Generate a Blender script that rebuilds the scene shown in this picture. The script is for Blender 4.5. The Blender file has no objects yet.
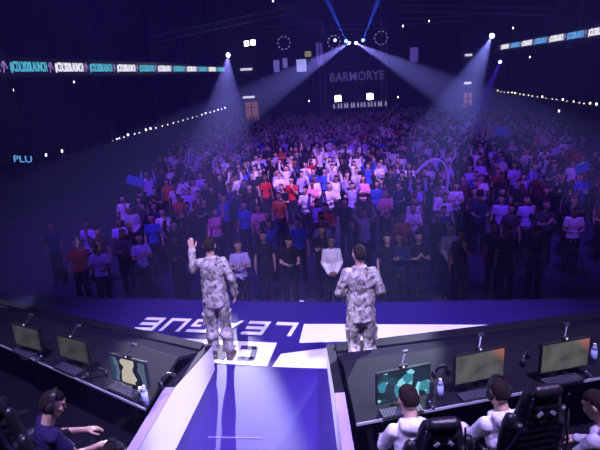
import bpy, bmesh, math, random
from mathutils import Vector, Matrix, noise, Quaternion
random.seed(7)
sc = bpy.context.scene
COL = sc.collection
R = math.radians
PI = math.pi

# ------------------------------------------------------------------ camera
CH = 3.8; FPX = 520.0; PITCH = R(16.1); ROLL = math.atan(0.06)
f_ = Vector((0, math.cos(PITCH), -math.sin(PITCH)))
r0 = Vector((1, 0, 0)); u0 = Vector((0, math.sin(PITCH), math.cos(PITCH)))
cr_, sr_ = math.cos(ROLL), math.sin(ROLL)
r_ = r0 * cr_ - u0 * sr_; u_ = r0 * sr_ + u0 * cr_
cam_d = bpy.data.cameras.new('camera'); cam = bpy.data.objects.new('camera', cam_d); COL.objects.link(cam)
m = Matrix((r_, u_, -f_)).transposed().to_4x4(); m.translation = Vector((0, 0, CH))
cam.matrix_world = m
cam_d.sensor_width = 36; cam_d.lens = FPX / 600 * 36; cam_d.clip_end = 300; cam_d.clip_start = 0.05
sc.camera = cam

def ray(x, y): return f_ + r_ * ((x - 300) / FPX) + u_ * ((225 - y) / FPX)
def atz(x, y, z=0.0):
    d = ray(x, y); t = (z - CH) / d.z
    return Vector((d.x * t, d.y * t, z))
TH = R(6.9)
AX = Vector((math.sin(TH), math.cos(TH), 0)); CR = Vector((math.cos(TH), -math.sin(TH), 0))
def W(s, c, z): return AX * s + CR * c + Vector((0, 0, z))
def ats(x, y, s):                       # point of the hall at distance s down its axis
    d = ray(x, y); t = s / d.dot(AX)
    return Vector((0, 0, CH)) + d * t
def proj(p):
    v = Vector(p) - Vector((0, 0, CH)); w = v.dot(f_)
    return 300 + FPX * v.dot(r_) / w, 225 - FPX * v.dot(u_) / w
FZ = -1.15                              # arena floor; the stage is z = 0

# ------------------------------------------------------------------ materials
MATS = {}
def mat(name, col, rough=0.6, metal=0.0, emit=0.0, ecol=None, bump=0.0, bscale=20, var=0.0, vscale=6, spec=0.5, objcol=False):
    if name in MATS: return MATS[name]
    m = bpy.data.materials.new(name); m.use_nodes = True; nt = m.node_tree; b = nt.nodes['Principled BSDF']
    b.inputs['Base Color'].default_value = (*col, 1); b.inputs['Roughness'].default_value = rough
    b.inputs['Metallic'].default_value = metal; b.inputs['Specular IOR Level'].default_value = spec
    if emit:
        b.inputs['Emission Color'].default_value = (*(ecol or col), 1); b.inputs['Emission Strength'].default_value = emit
    tc = nt.nodes.new('ShaderNodeTexCoord')
    src = None
    if objcol:
        oi = nt.nodes.new('ShaderNodeObjectInfo'); src = oi.outputs['Color']
    if var:
        n = nt.nodes.new('ShaderNodeTexNoise'); n.inputs['Scale'].default_value = vscale; n.inputs['Detail'].default_value = 4
        nt.links.new(tc.outputs['Object'], n.inputs['Vector'])
        mx = nt.nodes.new('ShaderNodeMix'); mx.data_type = 'RGBA'; mx.blend_type = 'MULTIPLY'; mx.inputs[0].default_value = 1
        rp = nt.nodes.new('ShaderNodeMapRange'); rp.inputs[1].default_value = .3; rp.inputs[2].default_value = .7
        rp.inputs[3].default_value = 1 - var; rp.inputs[4].default_value = 1 + var * .5
        nt.links.new(n.outputs[0], rp.inputs[0]); nt.links.new(rp.outputs[0], mx.inputs[7])
        if src: nt.links.new(src, mx.inputs[6])
        else: mx.inputs[6].default_value = (*col, 1)
        src = mx.outputs[2]
    if src: nt.links.new(src, b.inputs['Base Color'])
    if bump:
        n = nt.nodes.new('ShaderNodeTexNoise'); n.inputs['Scale'].default_value = bscale; n.inputs['Detail'].default_value = 3
        nt.links.new(tc.outputs['Object'], n.inputs['Vector'])
        bp = nt.nodes.new('ShaderNodeBump'); bp.inputs['Strength'].default_value = bump; bp.inputs['Distance'].default_value = .02
        nt.links.new(n.outputs[0], bp.inputs['Height']); nt.links.new(bp.outputs[0], b.inputs['Normal'])
    MATS[name] = m; return m

def camo():
    m = bpy.data.materials.new('camouflage_cloth'); m.use_nodes = True; nt = m.node_tree; b = nt.nodes['Principled BSDF']
    b.inputs['Roughness'].default_value = .9; b.inputs['Specular IOR Level'].default_value = .15
    tc = nt.nodes.new('ShaderNodeTexCoord'); prev = None
    cols = [(.42, .39, .37), (.17, .165, .14), (.27, .25, .22), (.09, .08, .075)]
    for i, (c, sc_, th) in enumerate([(None, 0, 0), (cols[1], 9, .52), (cols[2], 14, .55), (cols[3], 19, .62)]):
        if i == 0: continue
        mp = nt.nodes.new('ShaderNodeMapping'); mp.inputs['Location'].default_value = (i * 3.7, i * 1.3, i * 5.1); mp.inputs['Scale'].default_value = (1, 1, .75)
        nt.links.new(tc.outputs['Object'], mp.inputs[0])
        n = nt.nodes.new('ShaderNodeTexNoise'); n.inputs['Scale'].default_value = sc_; n.inputs['Detail'].default_value = 2.5
        nt.links.new(mp.outputs[0], n.inputs['Vector'])
        g = nt.nodes.new('ShaderNodeMapRange'); g.inputs[1].default_value = th - .015; g.inputs[2].default_value = th + .015
        nt.links.new(n.outputs[0], g.inputs[0])
        mx = nt.nodes.new('ShaderNodeMix'); mx.data_type = 'RGBA'
        nt.links.new(g.outputs[0], mx.inputs[0])
        if prev: nt.links.new(prev, mx.inputs[6])
        else: mx.inputs[6].default_value = (*cols[0], 1)
        mx.inputs[7].default_value = (*c, 1); prev = mx.outputs[2]
    nt.links.new(prev, b.inputs['Base Color'])
    n = nt.nodes.new('ShaderNodeTexNoise'); n.inputs['Scale'].default_value = 11
    nt.links.new(tc.outputs['Object'], n.inputs['Vector'])
    bp = nt.nodes.new('ShaderNodeBump'); bp.inputs['Strength'].default_value = .5; bp.inputs['Distance'].default_value = .03
    nt.links.new(n.outputs[0], bp.inputs['Height']); nt.links.new(bp.outputs[0], b.inputs['Normal'])
    return m
M_camo = camo()
M_skin = mat('skin', (.55, .34, .25), .55, var=.12, vscale=20)
M_skin2 = mat('skin_dark', (.22, .11, .07), .5, var=.12, vscale=20)
M_hair = mat('hair_dark', (.02, .014, .012), .9, spec=.1, bump=.6, bscale=60)
M_hair2 = mat('hair_brown', (.07, .04, .022), .9, spec=.1, bump=.6, bscale=60)
M_eye = mat('eye', (.02, .015, .015), .15)
M_lip = mat('lip', (.40, .14, .12), .5)
M_top = mat('fabric_top', (1, 1, 1), .85, objcol=True, var=.15, vscale=7, bump=.35, bscale=14, spec=.2)
M_trous = mat('trouser_cloth', (.012, .013, .022), .9, var=.2, vscale=8, bump=.4, bscale=12, spec=.2)
M_shoe = mat('shoe', (.035, .03, .03), .5)
M_boot = mat('tan_boot', (.11, .08, .06), .7, bump=.3, bscale=30)
M_deck = mat('stage_deck', (.020, .008, .135), .5, var=.14, vscale=1.3, spec=.5)
M_white = mat('white_vinyl', (.86, .86, .88), .38, var=.04, vscale=2)
M_grey = mat('letter_grey', (.022, .018, .06), .6)
M_black = mat('black_laminate', (.010, .009, .014), .75, var=.25, vscale=3, spec=.1)
M_blk2 = mat('black_plastic', (.012, .012, .014), .35)
M_cap = mat('wall_cap_lavender', (.34, .27, .62), .4, var=.08, vscale=3)
M_floor = mat('arena_concrete', (.05, .045, .10), .4, var=.3, vscale=1.2, bump=.1)
M_wall = mat('dark_wall', (.045, .035, .10), .85, var=.3, vscale=.4)
M_ceil = mat('dark_ceiling', (.03, .025, .06), .9, var=.3, vscale=.3)
M_metal = mat('truss_metal', (.30, .30, .34), .35, metal=.9)
M_chrome = mat('brushed_edge', (.6, .6, .65), .25, metal=1)
M_leather = mat('black_leatherette', (.014, .013, .018), .38, bump=.25, bscale=40)
M_piping = mat('purple_piping', (.02, .014, .07), .6)

# ------------------------------------------------------------------ mesh builder
class MB:
    def __init__(s): s.v = []; s.f = []; s.m = []; s.mi = 0
    def add(s, vs, fs):
        o = len(s.v); s.v += [Vector(v) for v in vs]; s.f += [tuple(i + o for i in f) for f in fs]; s.m += [s.mi] * len(fs); return s
    def box(s, c, d, rot=None):
        c = Vector(c); h = Vector(d) / 2
        vs = [Vector((x * h.x, y * h.y, z * h.z)) for x in (-1, 1) for y in (-1, 1) for z in (-1, 1)]
        if rot is not None: vs = [rot @ v for v in vs]
        return s.add([c + v for v in vs], [(0, 1, 3, 2), (4, 6, 7, 5), (0, 4, 5, 1), (2, 3, 7, 6), (0, 2, 6, 4), (1, 5, 7, 3)])
    def bar(s, a, b, w, h=None):
        a = Vector(a); b = Vector(b); d = b - a; q = d.to_track_quat('Z', 'Y') if abs(d.normalized().z) < .99 else Quaternion()
        return s.box((a + b) / 2, (w, h or w, d.length), q.to_matrix())
    def cone(s, a, b, ra, rb, n=12, caps=True):
        a = Vector(a); b = Vector(b); q = (b - a).to_track_quat('Z', 'Y').to_matrix(); vs = []
        for p, r in ((a, ra), (b, rb)):
            for i in range(n):
                t = 2 * PI * i / n; vs.append(p + q @ Vector((r * math.cos(t), r * math.sin(t), 0)))
        fs = [(i, (i + 1) % n, n + (i + 1) % n, n + i) for i in range(n)]
        if caps: fs += [tuple(range(n - 1, -1, -1)), tuple(range(n, 2 * n))]
        return s.add(vs, fs)
    def ell(s, c, r, n=14, k=9, rot=None):
        c = Vector(c)
        if not hasattr(r, '__len__'): r = (r, r, r)
        vs = [Vector((0, 0, r[2]))]
        for j in range(1, k):
            ph = PI * j / k
            for i in range(n):
                t = 2 * PI * i / n; vs.append(Vector((r[0] * math.sin(ph) * math.cos(t), r[1] * math.sin(ph) * math.sin(t), r[2] * math.cos(ph))))
        vs.append(Vector((0, 0, -r[2])))
        fs = [(0, 1 + i, 1 + (i + 1) % n) for i in range(n)]
        for j in range(k - 2):
            for i in range(n):
                a = 1 + j * n + i; b = 1 + j * n + (i + 1) % n; fs.append((a, a + n, b + n, b))
        l = len(vs) - 1; o = 1 + (k - 2) * n
        fs += [(l, o + (i + 1) % n, o + i) for i in range(n)]
        if rot is not None: vs = [rot @ v for v in vs]
        return s.add([c + v for v in vs], fs)
    def cap(s, a, b, ra, rb, n=12):
        s.ell(a, ra, n, 8); s.ell(b, rb, n, 8)
        return s.cone(a, b, ra, rb, n)
    def prism(s, pts, z0, z1):
        n = len(pts); a = sum(pts[i][0] * pts[(i + 1) % n][1] - pts[(i + 1) % n][0] * pts[i][1] for i in range(n))
        if a < 0: pts = pts[::-1]
        vs = [(p[0], p[1], z0) for p in pts] + [(p[0], p[1], z1) for p in pts]
        return s.add(vs, [tuple(range(n - 1, -1, -1)), tuple(range(n, 2 * n))] + [(i, (i + 1) % n, n + (i + 1) % n, n + i) for i in range(n)])
    def mesh(s, name):
        me = bpy.data.meshes.new(name); me.from_pydata([tuple(v) for v in s.v], [], s.f); me.validate(); me.update(); return me
    def remesh(s, name, vox, smooth=4, fold=0, seed=0):
        me = s.mesh(name + '_raw'); o = bpy.data.objects.new('tmp', me); COL.objects.link(o)
        md = o.modifiers.new('r', 'REMESH'); md.mode = 'VOXEL'; md.voxel_size = vox; md.adaptivity = 0
        if smooth:
            sm = o.modifiers.new('s', 'SMOOTH'); sm.factor = .5; sm.iterations = smooth
        dg = bpy.context.evaluated_depsgraph_get(); out = bpy.data.meshes.new_from_object(o.evaluated_get(dg)); out.name = name
        bpy.data.objects.remove(o); bpy.data.meshes.remove(me)
        if fold:
            ns = [v.normal.copy() for v in out.vertices]
            for v, n in zip(out.vertices, ns):
                p = v.co + Vector((seed, 0, 0))
                k = noise.noise(Vector((p.x * 7, p.y * 7, p.z * 14 + p.x * 5))); k2 = 1 - abs(noise.noise(Vector((p.x * 12 + 5, p.y * 12, p.z * 19))))
                v.co += n * (k * fold + (k2 - .75) * fold * .9)
        for p in out.polygons: p.use_smooth = True
        return out

def link(name, me, mats, parent=None, smooth=False, loc=None, rz=0):
    o = bpy.data.objects.new(name, me); COL.objects.link(o)
    if mats is not None:
        if len(me.materials): me.materials.clear()
        for m in (mats if isinstance(mats, (list, tuple)) else [mats]): me.materials.append(m)
    if smooth:
        for p in me.polygons: p.use_smooth = True
    if parent is not None: o.parent = parent
    if loc is not None: o.location = loc; o.rotation_euler.z = rz
    return o
def obj(name, mb, mats, parent=None, smooth=False, bevel=0, loc=None, rz=0):
    me = mb.mesh(name); 
    for p, i in zip(me.polygons, mb.m): p.material_index = i
    bm = bmesh.new(); bm.from_mesh(me); bmesh.ops.recalc_face_normals(bm, faces=bm.faces); bm.to_mesh(me); bm.free()
    o = link(name, me, mats, parent, smooth, loc, rz)
    if bevel:
        b = o.modifiers.new('bevel', 'BEVEL'); b.width = bevel; b.segments = 2; b.limit_method = 'ANGLE'
    return o
def empty(name, loc=(0, 0, 0), rz=0):
    o = bpy.data.objects.new(name, None); o.empty_display_size = .1; COL.objects.link(o); o.location = loc; o.rotation_euler.z = rz; return o
def tag(o, label=None, cat=None, group=None, kind=None):
    if label: o['label'] = label
    if cat: o['category'] = cat
    if group: o['group'] = group
    if kind: o['kind'] = kind
    return o
def copy_tree(o, parent=None):
    c = o.copy(); COL.objects.link(c)
    if parent is not None: c.parent = parent
    for ch in list(o.children): copy_tree(ch, c)
    return c
def aim(o, tgt):
    d = Vector(tgt) - o.location; o.rotation_euler = d.to_track_quat('-Z', 'Y').to_euler()

# ------------------------------------------------------------------ hall shell
E0, E1, HW = -3.0, 58.0, 14.0            # along the axis, half width
def quadbox(name, pts, z0, z1, m, kind='structure'):
    mb = MB().prism([tuple(p.xy) for p in pts], z0, z1); o = obj(name, mb, m); o['kind'] = kind; return o
quadbox('floor', [W(E0, -20, 0), W(E0, 20, 0), W(E1, 20, 0), W(E1, -20, 0)], FZ - .2, FZ, M_floor)
quadbox('ceiling', [W(E0, -20, 0), W(E0, 20, 0), W(E1, 20, 0), W(E1, -20, 0)], 15, 15.3, M_ceil)
quadbox('wall_left', [W(E0, -20.3, 0), W(E0, -20, 0), W(E1, -20, 0), W(E1, -20.3, 0)], FZ, 15, M_wall)
quadbox('wall_right', [W(E0, 20, 0), W(E0, 20.3, 0), W(E1, 20.3, 0), W(E1, 20, 0)], FZ, 15, M_wall)
quadbox('wall_back', [W(E1, -20, 0), W(E1, 20, 0), W(E1 + .3, 20, 0), W(E1 + .3, -20, 0)], FZ, 15, M_wall)
quadbox('wall_front', [W(E0 - .3, -20, 0), W(E0 - .3, 20, 0), W(E0, 20, 0), W(E0, -20, 0)], FZ, 15, M_wall)
M_fascia = mat('balcony_fascia', (.035, .03, .07), .6, var=.2, vscale=2)
RAILZ = {-1: 0.72, 1: 0.98}; RIBZ = {-1: 4.78, 1: 5.2}
for sd, side in ((-1, 'left'), (1, 'right')):
    # raised terrace with parapet and the upper balcony above it
    mb = MB().prism([tuple(W(12, sd * HW, 0).xy), tuple(W(E1, sd * HW, 0).xy), tuple(W(E1, sd * (HW + .2), 0).xy), tuple(W(12, sd * (HW + .2), 0).xy)], FZ, RAILZ[sd])
    mb.prism([tuple(W(12, sd * HW, 0).xy), tuple(W(E1, sd * HW, 0).xy), tuple(W(E1, sd * 20, 0).xy), tuple(W(12, sd * 20, 0).xy)], FZ, -.1)
    o = obj('wall_terrace_' + side, mb, M_fascia); o['kind'] = 'structure'
    rz = RIBZ[sd]
    mb = MB().prism([tuple(W(8, sd * HW, 0).xy), tuple(W(E1, sd * HW, 0).xy), tuple(W(E1, sd * 20, 0).xy), tuple(W(8, sd * 20, 0).xy)], rz - .42, rz - .35)
    mb.prism([tuple(W(8, sd * HW, 0).xy), tuple(W(E1, sd * HW, 0).xy), tuple(W(E1, sd * (HW + .15), 0).xy), tuple(W(8, sd * (HW + .15), 0).xy)], rz - .42, rz + .42)
    o = obj('wall_balcony_' + side, mb, M_fascia); o['kind'] = 'structure'
    for i, s in enumerate(range(14, 58, 8)):
        o = obj('trim_%d' % (i + (1 if sd < 0 else 11)), MB().cone(W(s, sd * (HW + .6), FZ), W(s, sd * (HW + .6), 15), .22, .22, 16), M_wall, smooth=True); o['kind'] = 'structure'

# ------------------------------------------------------------------ block lettering
def stroke_letters():
    t = .17
    L = {}
    bx = lambda x0, y0, x1, y1: [(x0, y0), (x1, y0), (x1, y1), (x0, y1)]
    L['L'] = [bx(0, 0, t, 1), bx(t, 0, .95, t * 1.3)]
    L['E'] = [bx(0, 0, t, 1), bx(t, 0, .95, .2), bx(t, .4, .9, .6), bx(t, .8, .95, 1)]
    L['A'] = [[(0, 0), (t, 0), (.60, .85), (.60, 1), (.44, 1)], [(.60, 1), (.60, .6), (.78, 0), (.98, 0), (.72, 1)], [(.30, .22), (.80, .22), (.76, .38), (.36, .38)]]
    L['G'] = [bx(0, 0, t, 1), bx(t, 0, .95, .2), bx(t, .8, .95, 1), bx(.78, .2, .95, .58), bx(.5, .42, .78, .58)]
    L['U'] = [bx(0, 0, t, 1), bx(t, 0, .95 - t, .2), bx(.95 - t, 0, .95, 1)]
    L['C'] = [bx(0, .08, .3, .92), bx(.08, 0, .9, .26), bx(.08, .74, .9, 1)]
    L['a'] = [[(0, 0), (.28, 0), (.56, .78), (.56, 1), (.40, 1)], [(.56, 1), (.56, .5), (.62, 0), (.92, 0), (.86, 1)], [(.25, .2), (.64, .2), (.64, .42), (.33, .42)]]
    L['l'] = [bx(0, 0, .3, 1), bx(.3, 0, .85, .26)]
    return L
LET = stroke_letters()
def floor_text(name, chars, o0, xdir, updir, wid, gap, m, label):
    root = None; mb = MB(); x = 0
    for ch in chars:
        for poly in LET[ch]:
            pts = [Vector(o0) + Vector(xdir) * (x + px * wid) + Vector(updir) * py for px, py in poly]
            mb.prism([(p.x, p.y) for p in pts], .003, .0075)
        x += wid + gap
    o = obj(name, mb, m); return tag(o, label, 'lettering')

# ------------------------------------------------------------------ stage
edge = [atz(x, y, 0) for x, y in ((0, 294), (100, 298), (200, 300), (300, 302), (400, 302), (500, 300), (600, 298))]
pts = [(-12, 10.9)] + [(p.x, p.y) for p in edge] + [(9, 7.3), (9, -.8), (-12, -.8)]
stage = obj('stage', MB().prism(pts, FZ, 0), M_deck); tag(stage, 'purple raised stage deck with a gently curved front edge', 'stage')
mb = MB()
for a, b in zip(pts[:-3], pts[1:-2]): mb.bar((a[0], a[1], -.03), (b[0], b[1], -.03), .05, .05)
obj('edge_trim', mb, M_blk2, stage)
t0 = atz(299, 323); tl = atz(146, 317.5); tu = t0 + Vector((-.13, -.43, 0))
xd = (tl - t0).normalized(); tot = (tl - t0).length
floor_text('floor_lettering', 'LEAGUE', t0, xd, tu - t0, tot / 6 * .84, tot / 6 * .19, M_white, 'large white LEAGUE lettering on the stage floor')
def floor_poly(name, pix, z1, label, mt=None, cat='floor marking'):
    o = obj(name, MB().prism([(p.x, p.y) for p in [atz(x, y, 0) for x, y in pix]], .001, z1), mt or M_white); return tag(o, label, cat)
floor_poly('floor_panel', [(277, 343), (267, 366.5), (205, 362.5), (120, 357), (150, 337)], .003, 'white slanted block under the CALL letters on the stage floor')
floor_poly('floor_stripe', [(304, 324), (504, 325), (470, 331), (345, 341.5), (299, 343)], .003, 'upper white tapering stripe on the floor behind the right soldier')
floor_poly('floor_stripe', [(281, 354), (345, 345.5), (470, 334), (480, 345), (420, 372), (325, 368.5), (272, 366.8)], .003, 'lower white wedge stripe on the floor meeting the right booth')
c0 = atz(258.5, 346.5); cl = atz(174, 343.0); cu = atz(254.5, 361.5)
xd = (cl - c0).normalized(); tot = (cl - c0).length
floor_text('floor_lettering', 'Call', c0, xd, cu - c0, tot / 4 * .88, tot / 4 * .12, M_grey, 'grey CALL lettering inside the white floor block')
# tape line on the floor in front of left soldier's shadow
floor_poly('floor_tape', [(208, 436.5), (262, 437.5), (262, 438.6), (208, 437.8)], .002, 'thin pale tape line across the purple floor near the camera', mat('tape_grey', (.16, .12, .30), .6))

# ------------------------------------------------------------------ booths
def booth(name, fa, fb, ra, rb, wall_base, wall_side, label):
    """fa,fb: desk front edge ends; ra,rb: outer rail ends (a = far end, b = end by the aisle)"""
    root = empty(name, (fb.x, fb.y, 0)); inv = Matrix.Translation(-root.location)
    def loc(p): return tuple(inv @ Vector(p))
    def sweep(nm, prof, mt, bev=0):     # prof: list of (t, z) t=0 desk front .. 1 rail
        mb = MB(); vs = []
        for A, B in ((fa, ra), (fb, rb)):
            for t, z in prof: p = A.lerp(B, t); vs.append(loc((p.x, p.y, z)))
        n = len(prof)
        mb.add(vs, [tuple(range(n)), tuple(range(2 * n - 1, n - 1, -1))] + [(i, n + i, n + (i + 1) % n, (i + 1) % n) for i in range(n)])
        return obj(nm, mb, mt, root, bevel=bev)
    sweep('desktop', [(0, .71), (0, .75), (.52, .75), (.52, .71)], M_black, .004)
    sweep('slanted_panel', [(.52, .745), (.90, .40), (.90, .36), (.52, .70)], mat('matte_black', (.012, .010, .02), .95, spec=0.02))
    sweep('rail', [(.90, .02), (.90, .43), (1.0, .43), (1.0, .02)], M_black, .01)
    sweep('edge_strip', [(-.004, .730), (-.004, .755), (.002, .755), (.002, .730)], mat('edge_highlight', (.38, .38, .45), .4))  # highlight along the desk edge, put in as a pale colour
    sweep('modesty_panel', [(.40, .02), (.40, .71), (.42, .71), (.42, .02)], M_blk2)
    # aisle side wall: low at the rail corner, high beside the players
    b0, b1, b2 = wall_base              # three floor points from rail corner to the camera side
    n = (b2 - b0).normalized(); side = Vector((-n.y, n.x, 0)) * wall_side
    hs = (.36, .63, .63); th = .085
    def wallpart(nm, off0, off1, z0f, z1f, segs, mt):
        mb = MB(); P = (b0, b1, b2)
        for i in segs:
            vs = []
            for k in (i, i + 1):
                for off in (off0, off1):
                    p = P[k] + side * off; vs += [loc((p.x, p.y, z0f(k))), loc((p.x, p.y, z1f(k)))]
            mb.add(vs, [(0, 1, 3, 2), (4, 6, 7, 5), (0, 4, 5, 1), (2, 3, 7, 6), (0, 2, 6, 4), (1, 5, 7, 3)])
        return obj(nm, mb, mt, root)
    wallpart('side_wall', .012, th, lambda k: .0, lambda k: hs[k], (0, 1), M_blk2)
    wallpart('side_facing', 0, .012, lambda k: .0, lambda k: hs[k], (0, 1), M_white)
    wallpart('wall_cap', -.0, th + .02, lambda k: hs[k], lambda k: hs[k] + .012, (1,), M_cap)
    wallpart('wall_cap', -.0, th + .02, lambda k: hs[k], lambda k: hs[k] + .012, (0,), M_black)
    P0, P1, P2 = [p + side * (th + .01) for p in (b0, b1, b2)]; far = fa.copy(); far.z = 0; back = far + (P2 - fb); back.z = 0
    obj('carpet', MB().prism([loc((p.x, p.y, 0))[:2] for p in (P1.lerp(P0, .8), P1, P2, P2 + Vector((0, -2, 0)), Vector((far.x, -.5, 0)), Vector((ra.x, ra.y, 0)))], .002, .012), mat('booth_carpet', (.008, .007, .012), .95, spec=.05), root)
    # a few desk legs
    for t in (.1, .5, .9):
        p = fa.lerp(ra, .2).lerp(fb.lerp(rb, .2), t)
        obj('leg', MB().box(loc((p.x, p.y, .36)), (.05, .05, .70)), M_blk2, root)
    return tag(root, label, 'gaming booth')
Lra = atz(-60, 287, .42); Lrb = atz(209, 347, .42); Lfa = atz(-60, 318, .75); Lfb = atz(158, 413, .75)
Rrb = atz(333, 352, .42); Rra = atz(660, 304, .42); Rfb = atz(357, 427, .75); Rfa = atz(660, 366, .75)
b0 = Vector((-1.28, 6.30, 0)); b1 = Vector((-1.46, 4.93, 0)); b2 = Vector((-1.70, 3.0, 0))
Lfb = b0.lerp(b2, .5); Lfb = Vector((-1.62, 4.42, .75)); Lrb = Vector((b0.x - .1, b0.y - .02, .42))
booth('gaming_booth', Lfa, Lfb, Lra, Lrb, (b0, b1, b2), -1, 'left black gaming booth with white flared side wall facing the aisle')
c0_ = Vector((.25, 6.15, 0)); c1_ = Vector((.25, 4.65, 0)); c2_ = Vector((.25, 3.0, 0))
Rfb = Vector((.40, 4.0, .75)); Rrb = Vector((.36, 6.05, .42))
booth('gaming_booth', Rfa, Rfb, Rra, Rrb, (c0_, c1_, c2_), 1, 'right black gaming booth with narrow white side strip beside the aisle')

def screen_mat(name, kind):
    m = bpy.data.materials.new(name); m.use_nodes = True; nt = m.node_tree; b = nt.nodes['Principled BSDF']
    b.inputs['Base Color'].default_value = (.01, .01, .01, 1); b.inputs['Roughness'].default_value = .3
    tc = nt.nodes.new('ShaderNodeTexCoord'); sp = nt.nodes.new('ShaderNodeSeparateXYZ'); nt.links.new(tc.outputs['Object'], sp.inputs[0])
    def ramp(sock, stops, interp='LINEAR'):
        rr = nt.nodes.new('ShaderNodeValToRGB'); rr.color_ramp.interpolation = interp
        e = rr.color_ramp.elements
        e[0].position, e[0].color = stops[0][0], (*stops[0][1], 1); e[1].position, e[1].color = stops[-1][0], (*stops[-1][1], 1)
        for p, c in stops[1:-1]: q = e.new(p); q.color = (*c, 1)
        nt.links.new(sock, rr.inputs[0]); return rr.outputs[0]
    mr = nt.nodes.new('ShaderNodeMapRange'); mr.inputs[1].default_value = -.26; mr.inputs[2].default_value = .26; nt.links.new(sp.outputs[0], mr.inputs[0])
    if kind == 'lobby':
        n = nt.nodes.new('ShaderNodeTexNoise'); n.inputs['Scale'].default_value = 6; nt.links.new(tc.outputs['Object'], n.inputs['Vector'])
        base = ramp(n.outputs[0], [(.3, (.08, .08, .08)), (.7, (.22, .215, .20))])
        ad = nt.nodes.new('ShaderNodeMath'); ad.operation = 'MULTIPLY'; nt.links.new(mr.outputs[0], ad.inputs[0])
        mz = nt.nodes.new('ShaderNodeMapRange'); mz.inputs[1].default_value = -.1; mz.inputs[2].default_value = .45; nt.links.new(sp.outputs[2], mz.inputs[0])
        nt.links.new(mz.outputs[0], ad.inputs[1])
        c = ramp(ad.outputs[0], [(.62, (0, 0, 0)), (.80, (.45, .06, .01))])
        mx = nt.nodes.new('ShaderNodeMix'); mx.data_type = 'RGBA'; mx.blend_type = 'ADD'; mx.inputs[0].default_value = 1
        nt.links.new(base, mx.inputs[6]); nt.links.new(c, mx.inputs[7]); out = mx.outputs[2]; st = .55
        if name.endswith('green'): mx.inputs[0].default_value = 0; st = .28
    elif kind == 'teal':
        w = nt.nodes.new('ShaderNodeTexVoronoi'); w.inputs['Scale'].default_value = 13; nt.links.new(tc.outputs['Object'], w.inputs['Vector'])
        sep = nt.nodes.new('ShaderNodeSeparateColor'); nt.links.new(w.outputs['Color'], sep.inputs[0])
        out = ramp(sep.outputs[0], [(0, (.005, .02, .03)), (.35, (.03, .22, .30)), (.55, (.01, .05, .07)), (.75, (.25, .60, .75)), (.92, (.75, .85, .95))], 'CONSTANT'); st = 1.1
    else:
        w = nt.nodes.new('ShaderNodeTexNoise'); w.inputs['Scale'].default_value = 9; nt.links.new(tc.outputs['Object'], w.inputs['Vector'])
        ab = nt.nodes.new('ShaderNodeMath'); ab.operation = 'ADD'; nt.links.new(mr.outputs[0], ab.inputs[0])
        ml = nt.nodes.new('ShaderNodeMath'); ml.operation = 'MULTIPLY_ADD'; ml.inputs[1].default_value = .35; ml.inputs[2].default_value = -.17
        nt.links.new(w.outputs[0], ml.inputs[0]); nt.links.new(ml.outputs[0], ab.inputs[1])
        out = ramp(ab.outputs[0], [(0, (.02, .06, .10)), (.18, (.10, .16, .25)), (.27, (.01, .01, .015)), (.36, (.55, .50, .40)), (.62, (.60, .56, .48)), (.68, (.01, .01, .02)), (.80, (.08, .13, .20)), (1, (.01, .02, .04))], 'CONSTANT'); st = .9
    nt.links.new(out, b.inputs['Emission Color']); b.inputs['Emission Strength'].default_value = st
    return m
SCR = {k: screen_mat('screen_' + k, v) for k, v in dict(orange='lobby', green='lobby', teal='teal', figure='figure').items()}
def monitor(px, py, rz, scr, label, w=.54, tilt=0):
    p = atz(px, py, .752)
    root = empty('monitor', p, rz)
    obj('base', MB().cone((0, 0, 0), (0, 0, .012), .12, .12, 20), M_blk2, root, True)
    obj('stand', MB().box((0, .04, .12), (.05, .03, .24)), M_blk2, root)
    h = w * .60; z0 = .10
    obj('bezel', MB().box((0, 0, z0 + h / 2), (w, .035, h)), M_blk2, root, bevel=.006)
    s = obj('screen', MB().box((0, -.019, z0 + h / 2), (w - .03, .004, h - .03)), SCR[scr], root)
    tag(root, label, 'monitor')
    wc = empty('webcam', (p.x, p.y, p.z + z0 + h), rz); 
    obj('body', MB().box((0, 0, .02), (.085, .03, .028)).box((0, 0, .003), (.03, .05, .008)), M_blk2, wc, bevel=.004)
    obj('lens', MB().cone((0, -.016, .02), (0, -.022, .02), .010, .010, 12), mat('lens_glint', (.6, .65, .8), .1, emit=.6), wc)
    obj('stand_arm', MB().bar((0.0, .01, .03), (.05, .06, .12), .012).box((.055, .065, .125), (.05, .03, .02)), M_metal, wc)
    tag(wc, 'small webcam on the ' + label, 'webcam')
    return root
rzR = math.atan2((Rfa - Rfb).y, (Rfa - Rfb).x); rzL = math.atan2((Lfb - Lfa).y, (Lfb - Lfa).x)
monitor(403, 408, rzR + .03, 'teal', 'lit teal monitor nearest the aisle, right booth')
monitor(478, 389, rzR + .03, 'orange', 'orange cornered monitor in the middle of right booth')
monitor(562, 378, rzR + .0, 'orange', 'orange cornered monitor at far right')
monitor(133, 392, rzL + .12, 'figure', 'lit monitor showing a pale figure, left booth', .50)
monitor(78, 368, rzL + .12, 'green', 'dim olive monitor in the middle of left booth', .48)
monitor(32, 355, rzL + .12, 'green', 'dim olive monitor, leftmost in left booth', .48)

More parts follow.
